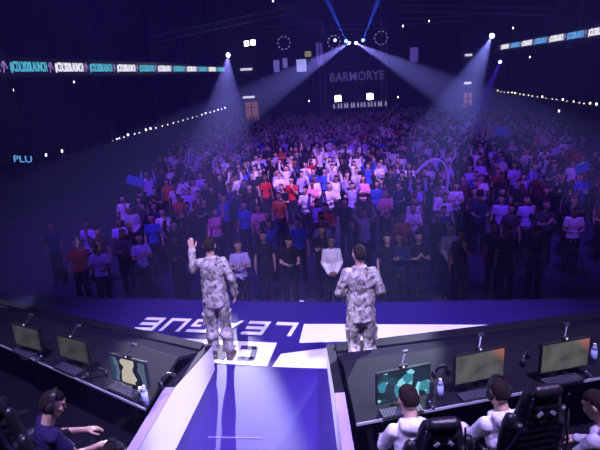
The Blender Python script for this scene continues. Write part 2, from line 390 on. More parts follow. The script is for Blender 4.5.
def desk_kit(px, py, rz, where):
    p = atz(px, py, .752) + Vector((-math.sin(rz), math.cos(rz), 0)) * .09
    kb = empty('keyboard', p, rz)
    obj('case', MB().box((0, 0, .009), (.40, .14, .018)), M_blk2, kb, bevel=.003)
    mb = MB()
    for r in range(5):
        for c in range(14): mb.box((-.182 + c * .028, -.048 + r * .024, .022), (.022, .019, .008))
    obj('keys', mb, mat('key_plastic', (.05, .05, .07), .5), kb)
    tag(kb, 'black keyboard on the desk ' + where, 'keyboard')
    q = Vector((math.cos(rz), math.sin(rz), 0)) * .30
    ms = empty('mouse', p + q, rz)
    obj('shell', MB().ell((0, 0, .012), (.032, .058, .022)), M_blk2, ms, True)
    obj('wheel', MB().cone((-.004, -.0, 0), (.004, 0, 0), .01, .01, 10), mat('mouse_glow', (.2, .2, .9), .4, emit=1.2), ms).location = (0, .03, .028)
    tag(ms, 'small black mouse on the desk ' + where, 'mouse')
desk_kit(405, 418, rzR, 'before the teal monitor in the right booth')
desk_kit(484, 401, rzR, 'before the middle monitor of the right booth')
desk_kit(568, 386, rzR, 'before the far right monitor of the right booth')
desk_kit(117, 396, rzL, 'before the figure monitor in the left booth')
desk_kit(62, 374, rzL, 'before the middle monitor of the left booth')
desk_kit(18, 357, rzL, 'before the leftmost monitor of the left booth')
def headset(p, rz, label):
    r = empty('headset', p, rz); mb = MB()
    for i in range(9):
        a = PI * i / 9; b = PI * (i + 1) / 9
        mb.bar((.09 * math.cos(a), 0, .02 + .09 * math.sin(a)), (.09 * math.cos(b), 0, .02 + .09 * math.sin(b)), .018, .03)
    obj('headband', mb, M_blk2, r)
    for s in (-1, 1): obj('ear_cup', MB().ell((s * .09, 0, .04), (.02, .038, .042)), M_leather, r, True)
    tag(r, label, 'headset')
headset(atz(441, 376, .76), .4, 'black headset lying on the desk beside the teal monitor')
headset(atz(525, 362, .76), .9, 'black headset on the desk between the two orange cornered monitors')
headset(atz(168, 384, .76), .9, 'black headset on the left booth desk beside the aisle wall')
headset(atz(98, 378, .76), .2, 'black headset on left booth desk beside the figure monitor')
def bottle(p, label, col=(.5, .6, .9)):
    r = empty('water_bottle', p)
    obj('body', MB().cone((0, 0, 0), (0, 0, .15), .032, .032, 14).cone((0, 0, .15), (0, 0, .19), .032, .013, 14), mat('bottle_plastic', (.35, .42, .7), .15), r, True)
    obj('cap', MB().cone((0, 0, .19), (0, 0, .21), .015, .015, 12), M_white, r)
    tag(r, label, 'bottle')
bottle(atz(593, 362, .75), 'clear plastic water bottle beside the far right monitor')
bottle(atz(146, 404, .75), 'clear plastic water bottle at the aisle end of the left booth desk')
bottle(atz(440, 398, .75), 'clear plastic water bottle on right booth desk between the teal and middle monitors')

# gaming chair (faces local -Y is the back... seat opens towards +Y)
def gaming_chair():
    root = empty('gaming_chair', (0, 0, 0))
    mb = MB()
    mb.cap((-.17, 0, .48), (.17, 0, .48), .05, .05).cap((-.20, -.2, .50), (-.20, .24, .50), .065, .06).cap((.20, -.2, .50), (.20, .24, .50), .065, .06)
    mb.box((0, 0, .48), (.42, .48, .10))
    link('seat', mb.remesh('seat', .012, 3), M_leather, root)
    mb = MB(); tl = -.18
    def bp(x, z, y=0): return (x, -.24 + tl * (z - .5) - y, z)
    for i in range(12):
        z = .52 + i * .062; hw = (.20 + .06 * math.sin((z - .5) / .78 * PI) if z < 1.02 else .17 - .06 * (z - 1.02) / .3)
        mb.cap(bp(-hw * .7, z), bp(hw * .7, z), .045, .045)
        mb.cap(bp(-hw, z, -.05), bp(-hw + .02, z + .06, -.05), .045, .045); mb.cap(bp(hw, z, -.05), bp(hw - .02, z + .06, -.05), .045, .045)
    mb.cap(bp(-.08, 1.31), bp(.08, 1.31), .05, .05)
    link('backrest', mb.remesh('backrest', .012, 3), M_leather, root)
    mb = MB()
    for s in (-1, 1):
        mb.bar(bp(s * .235, .60, .055), bp(s * .265, .86, .03), .014); mb.bar(bp(s * .265, .86, .03), bp(s * .175, 1.08, .055), .014); mb.bar(bp(s * .175, 1.08, .055), bp(s * .15, 1.30, .055), .014)
    obj('piping', mb, M_piping, root)
    for s in (-1, 1):
        a = obj('strap_hole', MB().box(bp(s * .055, 1.15, .050), (.05, .010, .028), Matrix.Rotation(s * .6, 3, 'Y')), mat('strap_hole_glint', (.30, .30, .40), .4), root, bevel=.004); a['label'] = 'strap slot with a painted white glint'  # pale box colour stands in for the white glint at each slot
        am = obj('armrest', MB().box((s * .30, .02, .70), (.08, .26, .03)).box((s * .30, .0, .59), (.04, .06, .20)).box((s * .25, 0, .49), (.14, .05, .03)), M_blk2, root, bevel=.008)
    obj('gas_lift', MB().cone((0, 0, .10), (0, 0, .44), .03, .03), M_blk2, root, True)
    for k in range(5):
        a = 2 * PI * k / 5; d = Vector((math.cos(a), math.sin(a), 0))
        lg = obj('base_leg', MB().bar(d * .03 + Vector((0, 0, .11)), d * .31 + Vector((0, 0, .075)), .05, .03), M_blk2, root)
        obj('caster', MB().cone(d * .31 + Vector((-.02, 0, .03)), d * .31 + Vector((.02, 0, .03)), .03, .03), M_blk2, lg)
    return root
#CHAIRS

# ------------------------------------------------------------------ people
def human(pose=None, top='tee', hair='short', vox=.009, female=False, one=False, fold=.004, seed=0, legs=None, lean=0, dz=0, head=(0, 0), soldier=False, bulk=1.0, cap=False):
    """returns dict of meshes; stands at origin facing -Y, 1.8 m tall"""
    P = {'eL': (-.25, .02, 1.19), 'wL': (-.27, -.06, .95), 'hL': (0, -.1, -1), 'eR': (.25, .02, 1.19), 'wR': (.27, -.06, .95), 'hR': (0, -.1, -1),
         'pL': (1, 0, 0), 'pR': (-1, 0, 0), 'cL': .35, 'cR': .35}
    if pose: P.update(pose)
    piv = Vector((0, 0, .95)); RM = Matrix.Rotation(lean, 3, 'X')
    def U(p): return RM @ (Vector(p) - piv) + piv + Vector((0, 0, dz))
    HC = Vector((0, .01, 1.56)); HM = Matrix.Rotation(head[0], 3, 'Z') @ Matrix.Rotation(head[1], 3, 'X')
    def Hd(p): return U(HM @ (Vector(p) - HC) + HC)
    HR = RM @ HM
    LG = {'hip': [(-.080, 0, .92), (.080, 0, .92)], 'knee': [(-.095, -.015, .50), (.095, -.015, .50)], 'ank': [(-.105, .02, .085), (.105, .02, .085)], 'toe': [(-.125, -.13, .035), (.125, -.13, .035)]}
    if legs: LG.update(legs)
    sh = [(-.150 * bulk, .01, 1.45), (.150 * bulk, .01, 1.45)]
    for kk in ('eL', 'wL', 'eR', 'wR'): P[kk] = (P[kk][0] * .86, P[kk][1], P[kk][2])
    el = [P['eL'], P['eR']]; wr = [P['wL'], P['wR']]; hd = [P['hL'], P['hR']]; pn = [P['pL'], P['pR']]; cu = [P['cL'], P['cR']]
    def torso(mb, g):
        mb.ell(U((0, .005, 1.32)), (.140 * bulk + g, .095 + g, .19 + g), rot=RM); mb.ell(U((0, 0, 1.12)), (.122 * bulk + g, .088 + g, .16 + g), rot=RM)
        mb.ell(U((0, .01, .98)), (.138 * bulk + g, .10 + g, .12 + g), rot=RM); mb.cap(U((-.115 * bulk, .01, 1.44)), U((.115 * bulk, .01, 1.44)), .05 + g, .05 + g)
        mb.ell(U((0, .04, 1.40)), (.115 + g, .065 + g, .12 + g), rot=RM)
    def headm(mb):
        mb.ell(Hd((0, .005, 1.695)), (.076, .096, .105), 18, 12, rot=HR); mb.ell(Hd((0, -.03, 1.625)), (.056, .062, .058), rot=HR)
        mb.cap(Hd((0, -.090, 1.70)), Hd((0, -.101, 1.665)), .008, .011, 8); mb.cap(Hd((-.035, -.080, 1.722)), Hd((.035, -.080, 1.722)), .013, .013, 8)
        for s in (-1, 1): mb.ell(Hd((s * .078, .012, 1.685)), (.011, .02, .032), 8, 6, rot=HR); mb.ell(Hd((s * .04, -.062, 1.665)), (.025, .03, .025), 8, 6, rot=HR)
        mb.cap(U((0, .02, 1.46)), Hd((0, .012, 1.60)), .058, .055)
    def hand(mb, k):
        w = Vector(wr[k]); d = Vector(hd[k]).normalized(); n = Vector(pn[k]); n = (n - d * n.dot(d)).normalized(); s = d.cross(n)
        if k == 1: s = -s                 # s points to the thumb side
        def Q(a, b, c): return U(w + d * a + s * b + n * c)
        mb.cap(Q(0, 0, 0), Q(.03, .0, 0), .026, .03); 
        for j, b in enumerate((.028, .010, -.009, -.027)): mb.cap(Q(.02, b * .7, 0), Q(.085 - abs(j - 1) * .004, b, 0), .014, .0125, 8)
        c = cu[k]
        for j, (b, L) in enumerate(((.030, .072), (.010, .080), (-.010, .074), (-.029, .060))):
            p = Vector((.085 - abs(j - 1) * .004, b, 0)); a = c * .5; sp = (b * .9)
            for q in (.45, .32, .25):
                p2 = p + Vector((math.cos(a) * L * q, sp * L * q * 3, math.sin(a) * L * q)); mb.cap(Q(*p), Q(*p2), .0095, .0088, 7); p = p2; a += c
        p = Vector((.022, .026, .004)); 
        for q, (ax, bx, cx) in enumerate(((.030, .028, .012), (.030, .012, .010), (.022, .004, .006))):
            p2 = p + Vector((ax, bx, cx)); mb.cap(Q(*p), Q(*p2), .0125 - q * .001, .0115 - q * .001, 7); p = p2
    def arm(mb, k, g0, g1, upto):
        S = U(sh[k]); E_ = U(el[k]); Wt = U(wr[k])
        mb.ell(S, .048 + g0 * .8); mb.cap(S, E_, .043 + g0, .035 + g0)
        if upto > 1: mb.cap(E_, Wt, .035 + g0, .025 + g1)
    def leg(mb, k, g0, g1, end=1.0):
        h = Vector(LG['hip'][k]); kn = Vector(LG['knee'][k]); a = Vector(LG['ank'][k])
        mb.cap(h, kn, .076 + g0, .052 + g0 * .9); e = kn.lerp(a, end); mb.cap(kn, e, .052 + g0 * .9, .036 + g1)
        mb.ell(kn.lerp(a, .3) + Vector((0, .012, 0)), (.055 + g1, .055 + g1, .09), 10, 7)
    out = {}
    b = MB(); headm(b)
    for k in (0, 1):
        hand(b, k); arm(b, k, 0, 0, 2)
        if not one: leg(b, k, 0, 0)
    torso(b, 0)
    if not one:
        b.ell((LG['hip'][0][0] * 0, LG['hip'][0][1], LG['hip'][0][2] + .03), (.12, .085, .10))
    bodyb = b
    t = MB(); g = .016 if not soldier else .024
    torso(t, g)
    hem = .88 if not soldier else .80
    # skirt of the jacket / shirt hem: elliptical rings
    for i in range(4):
        z = hem + .05 + i * .035; t.ell(U((0, .005, z)), (.142 * bulk + g, .105 + g, .07), rot=RM)
    if soldier: t.ell(U((0, .005, 1.10)), (.150 * bulk + g, .10 + g, .26), rot=RM)
    for k in (0, 1):
        if top == 'tee':
            S = U(sh[k]); Ee = U(Vector(sh[k]).lerp(Vector(el[k]), .72)); t.ell(S, .064); t.cone(S, Ee, .060, .060, 14)
        else: arm(t, k, .018 if not soldier else .022, .018 if not soldier else .024, 2)
    if top == 'hoodie':
        t.ell(U((0, .10, 1.50)), (.12, .06, .07), rot=RM); t.cap(U((-.07, -.02, 1.50)), U((.07, -.02, 1.50)), .04, .04); t.cap(U((-.08, .07, 1.52)), U((.08, .07, 1.52)), .04, .04)
    if soldier: 
        t.cap(U((-.05, .05, 1.52)), U((.05, .05, 1.52)), .035, .035); t.cap(U((-.06, -.03, 1.50)), U((.06, -.03, 1.50)), .035, .035)
        for k in (0, 1): t.cone(U(Vector(el[k]).lerp(Vector(wr[k]), .86)), U(Vector(el[k]).lerp(Vector(wr[k]), .99)), .054, .056, 14)
    l = MB(); gl = .018 if not soldier else .028
    HZ = LG['hip'][0][2] + .04
    l.ell((0, LG['hip'][0][1], HZ), (.138 * bulk + gl, .10 + gl, .13))
    for k in (0, 1): leg(l, k, gl, gl + (.012 if not soldier else .018), .93 if not soldier else .80)
    s = MB()
    shoes = []
    for k in (0, 1):
        s = MB(); a = Vector(LG['ank'][k]); to = Vector(LG['toe'][k]); d = (to - a); d.z = 0; d.normalize()
        s.cap(a - d * .03 + Vector((0, 0, -.045)), to, .045, .036); s.cap(a + Vector((0, 0, .04 if not soldier else .16)), a + Vector((0, 0, -.03)), .048 if not soldier else .056, .05)
        s.box(a.lerp(to, .5) - Vector((0, 0, a.z - .045 * 0) ) * 0 + Vector((0, 0, -a.lerp(to, .5).z + .012 + (a.z - .085))), (.085, .26, .024), Matrix.Rotation(math.atan2(d.y, d.x) - PI / 2, 3, 'Z'))
        shoes.append(s)
    # hair: skull cap whose face side tucks into the head
    hm = MB(); hb = MB(); hb.ell((0, 0, 0), (1, 1, 1), 26, 18); vs = []
    thick = {'short': 1.07, 'buzz': 1.03, 'long': 1.12}[hair]
    for v in hb.v:
        n = v.normalized(); kk = thick
        front = -n.y
        line = .42 - .25 * max(0, -front)
        if front > .15 and n.z < .50: kk = .88
        elif n.z < (-.62 if front < -.3 else -.15) and hair != 'long': kk = .88
        elif front > -.15 and n.z < .05 and hair != 'long': kk = .9
        elif hair == 'long' and front > .15 and n.z < .5: kk = .88
        kk += .015 * noise.noise(n * 4)
        vs.append(Hd(Vector((n.x * .078 * kk, .008 + n.y * .098 * kk, 1.697 + n.z * .108 * kk))))
    hm.add(vs, hb.f)
    if hair == 'long': 
        hm.ell(Hd((0, .05, 1.58)), (.085, .055, .14), rot=HR); 
        for q in (-1, 1): hm.ell(Hd((q * .07, .02, 1.60)), (.028, .05, .11), rot=HR)
    face = MB()
    for q in (-1, 1): face.ell(Hd((q * .031, -.083, 1.692)), (.012, .008, .008), 8, 6, rot=HR)
    lips = MB().ell(Hd((0, -.090, 1.625)), (.024, .008, .009), 8, 6, rot=HR)
    if one:
        # one mesh for a far figure: coarse union, coloured by region
        mm = MB(); parts = []
        for src, mi in ((bodyb, 0), (t, 1), (l, 2)):
            parts.append((src.remesh('p', vox, 2, 0), mi))
        for s in shoes: parts.append((s.remesh('p', vox, 1), 3))
        hmm = hm.mesh('h'); parts.append((hmm, 4))
        bm = bmesh.new()
        for me, mi in parts:
            n0 = len(bm.faces); bm.from_mesh(me); bm.faces.ensure_lookup_table()
            for fa in bm.faces[n0:]: fa.material_index = mi; fa.smooth = True
            bpy.data.meshes.remove(me)
        o = bpy.data.meshes.new('spectator'); bm.to_mesh(o); bm.free(); return o
    me = bodyb.remesh('body', vox, 2)
    bm = bmesh.new(); bm.from_mesh(me)
    for src, mi in ((face, 1), (lips, 2)):
        n0 = len(bm.faces); x = src.mesh('x'); bm.from_mesh(x); bpy.data.meshes.remove(x); bm.faces.ensure_lookup_table()
        for fa in bm.faces[n0:]: fa.material_index = mi; fa.smooth = True
    bm.to_mesh(me); bm.free()
    out['body'] = me; out['top'] = t.remesh('top', max(vox, .009), 3, fold, seed); out['trousers'] = l.remesh('trousers', max(vox, .009), 3, fold, seed + 3)
    out['shoes'] = [s.remesh('shoe', vox, 2) for s in shoes]; out['hair'] = hm.mesh('hair')
    for p in out['hair'].polygons: p.use_smooth = True
    out['Hd'] = Hd; out['U'] = U; out['HR'] = HR
    return out

def person(h, mats, col, names=('shirt', 'trousers', 'shoe'), loc=(0, 0, 0), rz=0):
    b = link('person', h['body'], [mats['skin'], M_eye, M_lip], loc=loc, rz=rz)
    t = link(names[0], h['top'], mats['top'], b); t.color = (*col, 1)
    link(names[1], h['trousers'], mats['trousers'], b)
    for s in h['shoes']: link(names[2], s, mats['shoe'], b)
    link('hair', h['hair'], mats['hair'], b)
    return b
base_m = dict(skin=M_skin, top=M_top, trousers=M_trous, shoe=M_shoe, hair=M_hair)
sol_m = dict(skin=M_skin, top=M_camo, trousers=M_camo, shoe=M_boot, hair=M_hair)

# soldiers, seen from behind (they face the crowd, +Y)
ps = {'eR': (.30, .05, 1.20), 'wR': (.31, -.04, .96), 'hR': (.0, -.15, -1), 'pR': (-1, 0, 0), 'cR': .4,
      'eL': (-.25, -.12, 1.22), 'wL': (-.235, -.18, 1.50), 'hL': (.0, -.05, 1), 'pL': (0, -1, 0), 'cL': .08}
# facing away, the viewer's left is the local +X side, so the raised arm is the right one
pose_wave = {'eL': ps['eR'][:0] or (-.30, .05, 1.20), 'wL': (-.31, -.04, .96), 'hL': (0, -.15, -1), 'pL': (1, 0, 0), 'cL': .4,
             'eR': (.31, -.06, 1.33), 'wR': (.31, -.12, 1.60), 'hR': (.02, -.03, 1), 'pR': (0, -1, 0), 'cR': .08}
h = human(pose_wave, top='long', hair='buzz', vox=.006, fold=.010, soldier=True, bulk=1.04, head=(0, 0), seed=1, legs={'ank': [(-.125, .03, .085), (.105, -.02, .085)], 'toe': [(-.15, -.11, .035), (.12, -.17, .035)]})
def cargo(root, sides=(-1, 1)):
    for s in sides:
        mb = MB().box((s * .180, 0, .64), (.03, .13, .17)).box((s * .186, 0, .71), (.03, .135, .05))
        p = obj('cargo_pocket', mb, M_camo, root, bevel=.01)
loc = atz(222, 358, 0)
sl = person(h, sol_m, (1, 1, 1), ('camouflage_jacket', 'camouflage_trousers', 'boot'), loc, PI + .02)
cargo([c for c in sl.children if c.name.startswith('camouflage_trousers')][0])
tag(sl, 'person in camouflage uniform with one hand raised, seen from behind, left on stage', 'person')
pose_clasp = {'eL': (-.30, .03, 1.20), 'wL': (-.15, -.20, 1.06), 'hL': (.8, -.3, -.3), 'pL': (0, 1, 0), 'cL': .5,
              'eR': (.30, .03, 1.20), 'wR': (.13, -.22, 1.08), 'hR': (-.8, -.3, -.3), 'pR': (0, 1, 0), 'cR': .5}
h = human(pose_clasp, top='long', hair='buzz', vox=.006, fold=.010, soldier=True, bulk=1.06, head=(.35, 0), seed=8)
def solve_spot(px, py, z):                # where a 1.8 m person's head top meets the pixel
    return atz(px, py, z)
p = atz(359, 245, 1.80)
sr = person(h, sol_m, (1, 1, 1), ('camouflage_jacket', 'camouflage_trousers', 'boot'), (p.x, p.y, 0), PI - .05)
cargo([c for c in sr.children if c.name.startswith('camouflage_trousers')][0])
tag(sr, 'person in camouflage uniform with hands clasped in front, seen from behind, right on stage', 'person')

# players in the booths, seated, facing the desks
seat_legs = {'hip': [(-.10, 0, .50), (.10, 0, .50)], 'knee': [(-.14, -.43, .54), (.14, -.43, .54)], 'ank': [(-.14, -.46, .10), (.14, -.46, .10)], 'toe': [(-.15, -.61, .045), (.15, -.61, .045)]}
def player(px, py, rz, colr, top, label, hairm, lean=.12, yaw=0, reach=1, phones=True, skin=M_skin, hair='short', chair_label='', names=None, dxy=(0, 0)):
    ps = {'eL': (-.25, -.16, 1.27), 'wL': (-.17, -.38, 1.25), 'hL': (.1, -1, -.05), 'pL': (0, 0, -1), 'cL': .3,
          'eR': (.25, -.16, 1.27), 'wR': (.19, -.38, 1.25), 'hR': (-.1, -1, -.05), 'pR': (0, 0, -1), 'cR': .3}
    h = human(ps, top=top, hair=hair, vox=.007, fold=.007, legs=seat_legs, lean=lean, dz=-.44, head=(yaw, .15), seed=px)
    q = atz(px, py, 1.34); off = Matrix.Rotation(rz, 3, 'Z') @ Vector((0, -.08, 0))
    root = person(h, dict(base_m, skin=skin, hair=hairm), colr, names or ('hoodie', 'trousers', 'shoe'), (q.x - off.x, q.y - off.y, 0), rz)
    tag(root, label, 'person')
    if phones:
        hs = bpy.data.objects.new('headset', None); COL.objects.link(hs); hs.matrix_world = root.matrix_basis.copy()
        Hd = h['Hd']; mb = MB()
        for i in range(12):
            a = PI * i / 12; b = PI * (i + 1) / 12
            mb.bar(Hd((.092 * math.cos(a), .01, 1.70 + .118 * math.sin(a))), Hd((.092 * math.cos(b), .01, 1.70 + .118 * math.sin(b))), .035, .018)
        obj('headband', mb, M_blk2, hs)
        for s in (-1, 1): obj('ear_cup', MB().ell(Hd((s * .094, .01, 1.685)), (.022, .04, .048), rot=h['HR']), M_leather, hs, True)
        tag(hs, 'black headset worn by the ' + label.replace('person in ', 'player in ').replace(' and headset seated', '').replace(' with headset seated', '').replace(' with headset and dark top', ''), 'headset')
    return root
fR = rzR + PI; fL = rzL + PI
P1 = player(414, 396, fR - .15, (.80, .78, .82), 'hoodie', 'person in white hoodie seated before the teal monitor', M_hair, .30, .2, phones=False)
P2 = player(506, 386, fR - .05, (.78, .76, .85), 'hoodie', 'person in white top and headset seated at middle of right booth', M_hair, .22, .2)
P3 = player(618, 400, fR + .25, (.45, .43, .55), 'hoodie', 'person in pale top at the right edge of the right booth', M_hair, .30, .3, phones=False)
P4 = player(38, 396, fL - .25, (.02, .014, .07), 'tee', 'person in dark purple jersey with headset seated in left booth', M_hair, .22, -.4, names=('jersey', 'trousers', 'shoe'))
P5 = player(100, 452, fL - .1, (.02, .015, .07), 'tee', 'person with headset and dark top at the bottom edge of left booth', M_hair, .2, .2, names=('shirt', 'trousers', 'shoe'))

gc = gaming_chair(); first = True
for pl, lab in ((P1, 'black gaming chair of the player in white hoodie at the teal monitor'), (P2, 'black gaming chair behind the player in white top with headset'),
                (P3, 'black gaming chair at the right edge of the photograph'), (P4, 'black gaming chair behind the player in dark purple jersey'),
                (P5, 'black gaming chair at the bottom edge of the left booth')):
    c = gc if first else copy_tree(gc); first = False
    rz = pl.rotation_euler.z + PI; off = Matrix.Rotation(rz, 3, 'Z') @ Vector((.13, .15, 0)); c.scale = (.95, 1.0, 1.0 if pl is P1 else 1.13)
    c.location = pl.location + off; c.rotation_euler.z = rz + (.0)
    tag(c, lab, 'chair', 'gaming chairs in the booths')
c = copy_tree(gc); p = atz(8, 372, 1.33); c.location = (p.x, p.y, 0); c.rotation_euler.z = rzL - .2; tag(c, 'empty black gaming chair at the left edge of the photograph', 'chair', 'gaming chairs in the booths')

# ------------------------------------------------------------------ the crowd
POSES = {
 'standing with arms at the sides': {},
 'clapping': {'eL': (-.25, -.06, 1.20), 'wL': (-.075, -.26, 1.27), 'hL': (.35, -.45, .8), 'pL': (1, 0, 0), 'cL': .12, 'eR': (.25, -.06, 1.20), 'wR': (.075, -.26, 1.29), 'hR': (-.35, -.45, .8), 'pR': (-1, 0, 0), 'cR': .12},
 'with both arms raised': {'eL': (-.29, -.10, 1.62), 'wL': (-.25, -.14, 1.87), 'hL': (0, -.1, 1), 'pL': (0, -1, 0), 'cL': .15, 'eR': (.29, -.10, 1.62), 'wR': (.25, -.14, 1.87), 'hR': (0, -.1, 1), 'pR': (0, -1, 0), 'cR': .15},
 'with folded arms': {'eL': (-.25, -.08, 1.20), 'wL': (-.02, -.21, 1.24), 'hL': (1, .15, .1), 'pL': (0, 1, 0), 'cL': .2, 'eR': (.25, -.08, 1.20), 'wR': (.03, -.25, 1.27), 'hR': (-1, .15, .1), 'pR': (0, 1, 0), 'cR': .2},
 'holding a hand up to the face': {'eR': (.25, -.12, 1.22), 'wR': (.12, -.27, 1.46), 'hR': (-.35, .15, 1), 'pR': (0, 1, 0), 'cR': .5},
 'with one arm raised': {'eR': (.28, -.10, 1.60), 'wR': (.27, -.16, 1.86), 'hR': (0, -.1, 1), 'pR': (0, -1, 0), 'cR': .15},
 'with hands clasped in front': {'eL': (-.23, 0, 1.17), 'wL': (-.10, -.20, 1.02), 'hL': (.7, -.3, -.5), 'pL': (0, 1, 0), 'cL': .5, 'eR': (.23, 0, 1.17), 'wR': (.10, -.22, 1.04), 'hR': (-.7, -.3, -.5), 'pR': (0, 1, 0), 'cR': .5},
 'looking down at the hands': {'eL': (-.25, -.04, 1.20), 'wL': (-.12, -.27, 1.18), 'hL': (.3, -.8, .2), 'pL': (0, 0, 1), 'cL': .4, 'eR': (.25, -.04, 1.20), 'wR': (.12, -.27, 1.18), 'hR': (-.3, -.8, .2), 'pR': (0, 0, 1), 'cR': .4}}
PK = list(POSES)
NEARM = []
for i, k in enumerate(PK):
    NEARM.append(human(POSES[k], top=('tee', 'tee', 'hoodie', 'long', 'tee', 'hoodie', 'long', 'tee')[i], hair=('short', 'short', 'short', 'long', 'short', 'long', 'short', 'short')[i], vox=.012, fold=.006, seed=i, head=((i % 3 - 1) * .25, -.12 + (.45 if 'down' in k else 0))))
GARM = ('T-shirt', 'T-shirt', 'hooded top', 'long-sleeved top', 'T-shirt', 'hooded top', 'long-sleeved top', 'T-shirt')
FARM = [human(POSES[k], top=('tee', 'tee', 'hoodie', 'long', 'tee', 'hoodie', 'long', 'tee')[i], hair=('short', 'short', 'short', 'long', 'short', 'long', 'short', 'short')[i], vox=.022, one=True, seed=i, head=((i % 3 - 1) * .25, -.1)) for i, k in enumerate(PK)]
for me in FARM:
    for m_ in (M_skin, M_top, M_trous, M_shoe, M_hair): me.materials.append(m_)
PROTO = {}
COLS = {'black': (.012, .012, .016), 'dark navy': (.02, .025, .08), 'dark grey': (.06, .06, .07), 'white': (.82, .80, .80), 'pale grey': (.50, .50, .54), 'lavender': (.48, .40, .80),
        'blue': (.06, .09, .50), 'red': (.50, .02, .03), 'dark red': (.22, .012, .02), 'orange': (.65, .20, .06), 'pink': (.80, .30, .42), 'green': (.10, .50, .20), 'maroon': (.12, .015, .04)}
ORD = ['front', 'second', 'third', 'fourth', 'fifth', 'sixth', 'seventh', 'eighth', 'ninth', 'tenth', 'eleventh', 'twelfth', 'thirteenth', 'fourteenth', 'fifteenth', 'sixteenth', 'seventeenth', 'eighteenth', 'nineteenth', 'twentieth']
placed = []; used = {}; NPER = [0]
def zone(x):
    for lim, z in ((60, 'at the far left edge'), (110, 'in the far left dark part'), (150, 'left side of the crowd'), (190, 'left of left soldier'), (235, 'behind the left soldier'), (262, 'right of left soldier'), (290, 'left of centre'),
                   (318, 'midway between the soldiers'), (345, 'left of right soldier'), (375, 'behind the right soldier'), (405, 'right of right soldier'), (435, 'above the teal monitor'), (475, 'above the middle monitor'), (520, 'right part of the crowd'), (560, 'near the right end')):
        if x < lim: return z
    return 'at the far right edge'
def put(X, Y, col, pi, dark=False, label=None, rz=0, scale=None):
    NPER[0] += 1
    near = Y < 15.0
    key = ('n' if near else 'f', pi)
    if key not in PROTO:
        if near: o = person(NEARM[pi], base_m, COLS[col]); 
        else: o = link('person', FARM[pi], None)
        PROTO[key] = o
    else: o = copy_tree(PROTO[key])
    hm_ = random.random()
    for q in [o] + list(o.children):
        q.color = (*COLS[col], 1)
        if near and (q.name.startswith('person') or q.name.startswith('hair')) or not near:
            for sl_ in q.material_slots:
                if sl_.material in (M_skin, M_skin2): sl_.link = 'OBJECT'; sl_.material = M_skin2 if dark else M_skin
                elif sl_.material in (M_hair, M_hair2): sl_.link = 'OBJECT'; sl_.material = M_hair if hm_ < .6 else M_hair2
                else:
                    mm = sl_.material; sl_.link = 'OBJECT'; sl_.material = mm
    s = (scale or random.uniform(.94, 1.03)) * .95
    o.location = (X, Y, FZ); o.scale = (s, s, s)
    o.rotation_euler.z = rz + math.atan2(X, Y) * -.6 + random.uniform(-.35, .35)
    placed.append((X, Y))
    if label is None:
        row = min(19, max(0, int((Y - 11.4) / .86))); x = proj((X, Y, FZ + 1.6))[0]
        g = GARM[pi] 
        label = 'person in %s %s %s, %s row, %s' % (col, g, PK[pi].replace('standing with arms at the sides', 'arms down').replace('holding a hand up to the face', 'hand at face').replace('with ', '').replace('looking down at the hands', 'looking down').replace('hands clasped in front', 'hands clasped'), ORD[row], zone(x))
        o['group'] = 'spectators standing in the arena'
    else: o['group'] = 'spectators standing in the arena'
    o['label'] = label; o['category'] = 'person'
    used.setdefault(label, []).append(o)
    return o
A_, CL, UP, FO, FC, ONE, CLS, DN = range(8)
